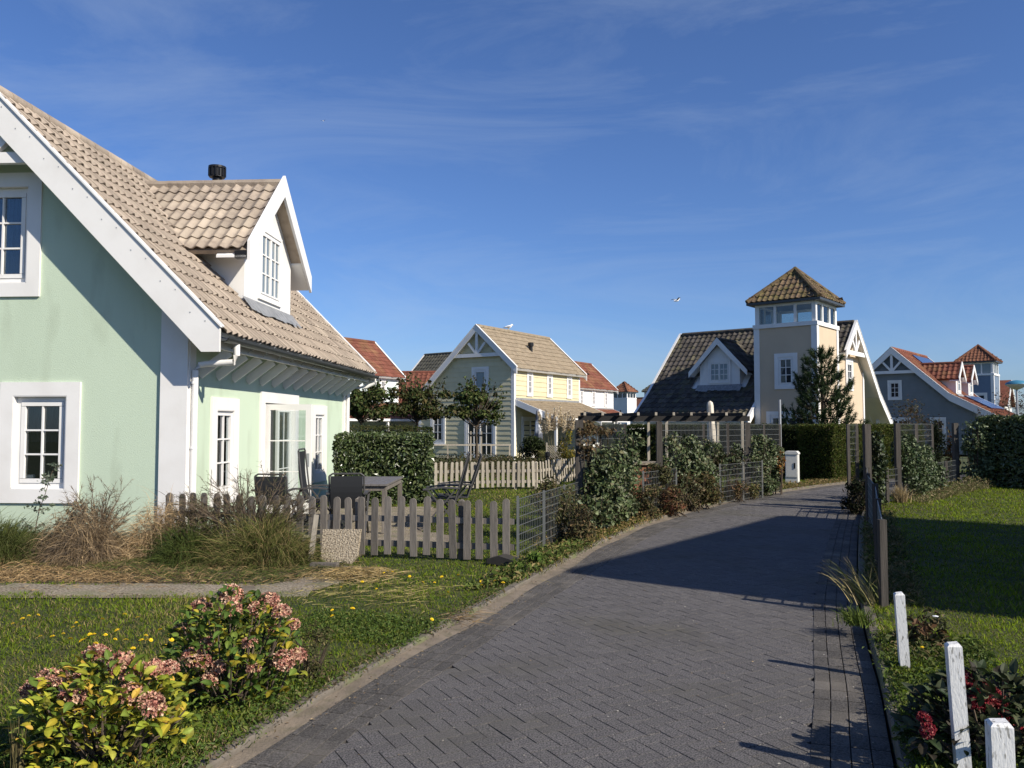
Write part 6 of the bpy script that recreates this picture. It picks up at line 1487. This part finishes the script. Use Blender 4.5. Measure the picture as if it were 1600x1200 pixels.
# ------------------------------------------------------------------ hydrangeas
def leaf_mesh(name, ln, wd, col1, m='leaf'):
    """pointed oval leaf with a midrib fold and a drooping tip"""
    xs = [0, .22, .5, .78, 1.0]; ws = [.12, .82, 1.0, .62, .04]; V = []; C_ = []
    for x, w_ in zip(xs, ws):
        z = .10 * ln * math.sin(x * 2.6) - .10 * ln * x * x
        for s in (-1, 0, 1):
            V.append((x * ln, s * w_ * wd / 2, z + (.16 * wd * abs(s) * w_))); f = (.85 if s else 1.18) * (1 + (x - .5) * .25); C_.append(tuple(c * f for c in col1))
    F = []
    for k in range(4):
        for s in range(2): a = 3 * k + s; F.append((a, a + 3, a + 4, a + 1))
    me = arr_mesh(name, V, np.array(F), np.array(C_)); me.materials.append(M[m]); return me
def floret_head(name, r, n, cols, flat=.82):
    d = unit(rng.normal(size=(n * 2, 3))); d = d[d[:, 2] > -.45][:n]; n = len(d); P = d * np.array([r, r, r * flat]) * (1 + rng.normal(0, .05, (n, 1)))
    a = unit(np.cross(d, rng.normal(size=(n, 3)))); b = np.cross(d, a); V = []; F = []; C_ = []; cc = pick(cols, n, .2); s = .0105
    for k in range(n):
        for q in range(4):
            t = q * math.pi / 2; e = a[k] * math.cos(t) + b[k] * math.sin(t); f = -a[k] * math.sin(t) + b[k] * math.cos(t); i = len(V); up_ = d[k] * .008 * random.uniform(-.4, 1.6)
            V += [P[k], P[k] + e * s * .55 + f * s * .5 + up_, P[k] + e * s * 1.15 + up_ * 1.4, P[k] + e * s * .55 - f * s * .5 + up_]; F.append((i, i + 1, i + 2, i + 3)); C_ += [cc[k] * .7, cc[k], cc[k] * random.uniform(.8, 1.35), cc[k]]
    me = arr_mesh(name, V, np.array(F), np.array(C_)); me.materials.append(M['petal']); return me
PINK = [(.48, .23, .17), (.60, .34, .24), (.38, .16, .12), (.70, .49, .35), (.24, .09, .07), (.60, .40, .25)]
REDF = [(.24, .018, .03), (.32, .05, .055), (.15, .012, .022), (.42, .15, .13), (.2, .02, .035)]
def hydrangea(label, c, rx, ry, H, heads, hcols, nleaf, lcols, zb=LZ, lsize=.075, group='hydrangea bushes', seed=1, hr=.052, extra=650, eh=.84):
    h = thing('hydrangea', label, 'shrub', (*c, zb), 0, group); rr = random.Random(seed)
    lm = [leaf_mesh('leaf', lsize, lsize * .56, c_) for c_ in lcols]; fm = [floret_head('flower_head', hr, 170, hcols) for _ in range(4)]
    mb = MB()
    for x, y, z, s in heads:
        o = link('flower_head', rr.choice(fm), None, h); o.location = (x, y, z); o.scale = (s, s, s); o.rotation_euler = (rr.gauss(.25, .25), rr.gauss(0, .25), rr.uniform(0, 6.28))
        mb.tube([(x * .6 + rr.gauss(0, .03), y * .6, 0), (x * .85, y * .85, z * .6), (x, y, z - .02)], [.008, .006, .005], 5, cap=False)
        for q in range(5):
            t = q * 1.257 + rr.random(); o = link('leaf', rr.choice(lm), None, h); o.location = (x + .02 * math.cos(t), y + .02 * math.sin(t), z - .07 - .05 * rr.random()); o.rotation_euler = (rr.gauss(0, .3), rr.gauss(.15, .35), t)
    nst = 46
    for k in range(nst):
        t = rr.uniform(0, 6.28); q = rr.random() ** .5; e = Vector((rx * q * math.cos(t), ry * q * math.sin(t), H * eh * rr.uniform(.35, .97) * math.sqrt(max(.06, 1 - .72 * q * q)))); p0 = Vector((e.x * .25, e.y * .25, 0)); mb.tube([p0, Vector((e.x * .75, e.y * .75, e.z * .55)), e], [.008, .006, .004], 5, cap=False)
        left = max(3, int((nleaf - 5 * len(heads)) / nst))
        for j in range(left):
            s = 1 - .75 * (j // 2) / max(1, left / 2); p = p0.lerp(Vector((e.x * .75, e.y * .75, e.z * .55)), s * 2) if s < .5 else Vector((e.x * .75, e.y * .75, e.z * .55)).lerp(e, s * 2 - 1)
            a = rr.uniform(0, 6.28) if j > 1 else rr.uniform(0, 6.28); o = link('leaf', rr.choice(lm), None, h); o.location = p; f = rr.uniform(.65, 1.2); o.scale = (f, f, f); o.rotation_euler = (rr.gauss(0, .45), rr.gauss(-.4, .45), a)
    mb.build('stem', 'twig', h, fix=False)
    # the rest of the foliage, past the leaves that can be told apart
    n = extra; t = rng.uniform(0, 6.28, n); q = rng.random(n) ** .42; z = rng.uniform(.06, .93, n)
    env = np.sqrt(np.clip(1 - ((z - .35) / .75) ** 2, .1, 1)); P = np.stack([rx * 1.02 * q * env * np.cos(t), ry * 1.02 * q * env * np.sin(t), H * eh * z * (1.06 - .3 * q ** 2)], 1)
    parts = []
    for c_ in lcols: lm_ = None
    V0 = np.array([v.co[:] for v in lm[0].vertices]); F0 = np.array([p.vertices[:] for p in lm[0].polygons]); B0 = np.array([d.color[:3] for d in lm[0].color_attributes['Col'].data]) / np.array(lcols[0])
    yaw = t + rng.normal(0, .9, n); pit = rng.normal(-.45, .45, n); rol = rng.normal(0, .45, n); s = rng.uniform(.5, 1.05, n)
    cy, sy, cp, sp, cr, sr = np.cos(yaw), np.sin(yaw), np.cos(pit), np.sin(pit), np.cos(rol), np.sin(rol)
    Rm = np.stack([np.stack([cy * cp, cy * sp * sr - sy * cr, cy * sp * cr + sy * sr], 1), np.stack([sy * cp, sy * sp * sr + cy * cr, sy * sp * cr - cy * sr], 1), np.stack([-sp, cp * sr, cp * cr], 1)], 1)
    V = np.einsum('nij,vj->nvi', Rm, V0) * s[:, None, None] + P[:, None]; V[:, :, 2] = np.maximum(V[:, :, 2], .01)
    cc = pick(lcols, n, .22) ; C_ = cc[:, None] * B0[None]
    link('leaf', arr_mesh('leaves', V.reshape(-1, 3), (np.arange(n)[:, None, None] * len(V0) + F0).reshape(-1, 4), C_.reshape(-1, 3)), 'leaf', h, 'stuff'); return h
def place(c, Y0, zb, *pts):
    """flower heads where the bush carries them: (px, py, depth offset, scale) -> local"""
    out = []
    for px, py, dy, s in pts:
        p = at(px, py, Y0 + dy); out.append((p.x - c[0], p.y - c[1], p.z - zb, s))
    return out
YEL = [(.32, .32, .035), (.23, .27, .03), (.42, .34, .035), (.14, .20, .03), (.10, .15, .025), (.48, .31, .05), (.19, .24, .04), (.36, .35, .06)]
c1 = (-2.02, 4.20)
hydrangea('hydrangea bush nearest the camera with yellowing leaves, in the lower left corner', c1, .42, .34, .62,
          place(c1, 4.2, LZ, (56, 1072, .0, .85), (76, 1062, .05, 1.0), (90, 1060, -.05, .8), (113, 1087, -.14, 1.0), (126, 1062, .02, .75), (152, 1024, .15, 1.05), (193, 1041, .03, 1.2), (236, 1046, .06, 1.0), (262, 1048, .10, .95), (207, 1085, -.12, .95), (236, 1102, -.16, 1.1), (45, 1080, .1, .7)), PINK, 300, YEL, seed=3, extra=900)
c2 = (-1.72, 5.12)
hydrangea('taller hydrangea bush with green and yellow leaves behind the nearest one', c2, .40, .36, .80,
          place(c2, 5.12, LZ, (312, 952, .05, 1.15), (361, 930, .12, 1.2), (360, 954, -.05, 1.1), (421, 941, .1, 1.1), (401, 952, .02, .85), (440, 957, .0, .95), (458, 976, .08, .7), (284, 986, .0, .85), (325, 1008, -.15, .85), (390, 1005, -.15, .75), (300, 1028, -.22, 1.0), (318, 1037, -.24, .9), (343, 1043, -.24, .75), (396, 1045, -.22, .7), (443, 1032, -.1, 1.05), (465, 1025, -.02, .9), (327, 1064, -.26, .8), (430, 985, .05, .7)), PINK, 300,
          [(.085, .14, .026), (.065, .11, .024), (.13, .18, .03), (.24, .25, .03), (.34, .28, .032), (.07, .12, .022)], seed=5, lsize=.075, extra=900)
c3 = (2.38, 4.12)
hydrangea('dark leaved hydrangea with crimson flower heads behind the white posts', c3, .44, .38, .54,
          place(c3, 4.15, RZ, (1505, 1062, 0.02, .95), (1513, 1082, -0.08, .85), (1528, 1090, -0.10, .8), (1548, 1085, 0.02, .8), (1545, 1100, -0.08, .85), (1562, 1103, 0.02, .85), (1570, 1120, -0.03, .9), (1590, 1138, -0.08, .9), (1444, 1122, -0.2, .6), (1450, 1142, -0.24, .65), (1512, 1068, 0.04, .8), (1535, 1078, 0.04, .8), (1555, 1092, 0.04, .8), (1520, 1098, -0.16, .7), (1568, 1108, 0.02, .8), (1580, 1126, 0.04, .8)), REDF, 230,
          [(.020, .035, .015), (.028, .045, .018), (.05, .06, .03), (.035, .03, .02), (.07, .08, .04)], RZ, .08, seed=8, hr=.046, extra=800, eh=.74)
shrub('small_shrub', 'small dark bush with one white flower beside the third white post', (3.02, 6.2), (.26, .22, .36), 320, .055, [(.05, .055, .025), (.11, .06, .03), (.07, .08, .03), (.14, .11, .06)], clumps=9, stems=8)
o = tag(MB().lathe([(0, 0), (.016, .004), (.022, .01), (.0, .016)], n=9).build('white_flower', 'gullwhite'), 'single white flower on the small dark bush by the post', 'flower'); o.location = (3.04, 6.02, RZ + .22)
shrub('lavender_shrub', 'thin upright grey green herb right of the taller hydrangea', (-1.32, 5.55), (.20, .22, .38), 700, .035, [(.08, .085, .03), (.06, .065, .025), (.11, .09, .04)], clumps=10, stems=26, aspect=.25, up=.6)
shrub('leafy_weed', 'patch of bright broad leaved weeds before the wire fence corner', (.18, 9.55), (.22, .22, .22), 260, .09, [(.07, .12, .02), (.10, .15, .03)], clumps=6, stems=3)
o = tuft('seed_spike', 'single brown seed spike in the shaded lower left corner', (-2.33, 3.98), 60, .26, [(.16, .13, .06), (.10, .09, .04)], (0, 0), .06, .008, LZ, .05, 'plant', .012)

# ------------------------------------------------------------------ dandelions
dv = []; df = []
for ring, (rr_, z_, n_) in enumerate(((.019, .0, 14), (.012, .006, 10))):
    for k in range(n_):
        t = k * 2 * math.pi / n_ + ring * .2; i = len(dv); ca, sa = math.cos(t), math.sin(t); dv += [(0, 0, z_), (rr_ * .7 * ca - .004 * sa, rr_ * .7 * sa + .004 * ca, z_ + .003), (rr_ * ca, rr_ * sa, z_ + .001), (rr_ * .7 * ca + .004 * sa, rr_ * .7 * sa - .004 * ca, z_ + .003)]; df.append((i, i + 3, i + 2, i + 1))
me = bpy.data.meshes.new('dandelion'); me.from_pydata(dv, [], df); me.update(); me.materials.append(M['dandelion'])
ms = MB().tube([(0, 0, -.06), (.003, 0, -.03), (0, 0, -.001)], [.002, .002, .003], 4).build('stem', 'stem'); mst = ms.data; bpy.data.objects.remove(ms)
FL = [(35, 968), (37, 981), (63, 997), (119, 974), (114, 982), (124, 978), (140, 992), (146, 993), (130, 1000), (134, 999), (127, 1001), (165, 993), (180, 1001), (160, 969), (195, 962), (197, 1000), (208, 1012), (221, 1002), (228, 993), (230, 1003), (236, 1001), (258, 1008), (262, 993), (268, 1000), (150, 1005), (99, 991), (82, 995), (45, 965), (215, 965), (560, 894), (566, 910), (606, 892), (613, 893), (661, 912), (679, 912), (690, 903), (716, 899), (751, 909), (773, 909), (786, 910), (782, 906), (600, 895), (543, 888), (588, 922), (519, 956), (519, 965), (551, 953), (533, 917), (675, 970), (752, 914), (700, 925), (640, 900), (20, 975), (250, 985), (60, 962), (183, 985), (110, 1000)]
for g_, lst, lab in (('dandelions in the lawn before the mint house', FL[:29] + FL[52:], 'small yellow dandelion in the lawn between garden path and hydrangeas'), ('dandelions in front of the picket fence', FL[29:52], 'small yellow dandelion in the grass in front of the picket fence')):
    for px, py in lst:
        p = gnd(px, py, LZ + .045); h = thing('dandelion', lab, 'flower', (p.x, p.y, LZ + .048 + random.uniform(-.008, .012)), random.uniform(0, 6), g_); f = random.uniform(.75, 1.25); h.scale = (f, f, 1)
        a = link('petals', me, None, h); a.rotation_euler = (random.gauss(.15, .25), random.gauss(0, .25), 0); link('stem', mst, None, h)
for px, py in [(600, 812), (640, 826), (625, 848), (742, 795), (760, 790), (870, 772), (890, 768), (830, 780), (680, 856), (720, 862), (705, 840), (1441, 1013)]:
    z = RZ if px > 1400 else LZ; p = gnd(px, py, z + .045); 
    lab, g_ = ('small yellow dandelion alone in the right lawn', None) if px > 1400 else ('small yellow dandelion in the garden lawn behind the picket fence', 'dandelions behind the picket fence')
    h = thing('dandelion', lab, 'flower', (p.x, p.y, z + .05), random.uniform(0, 6), g_); link('petals', me, None, h); link('stem', mst, None, h)
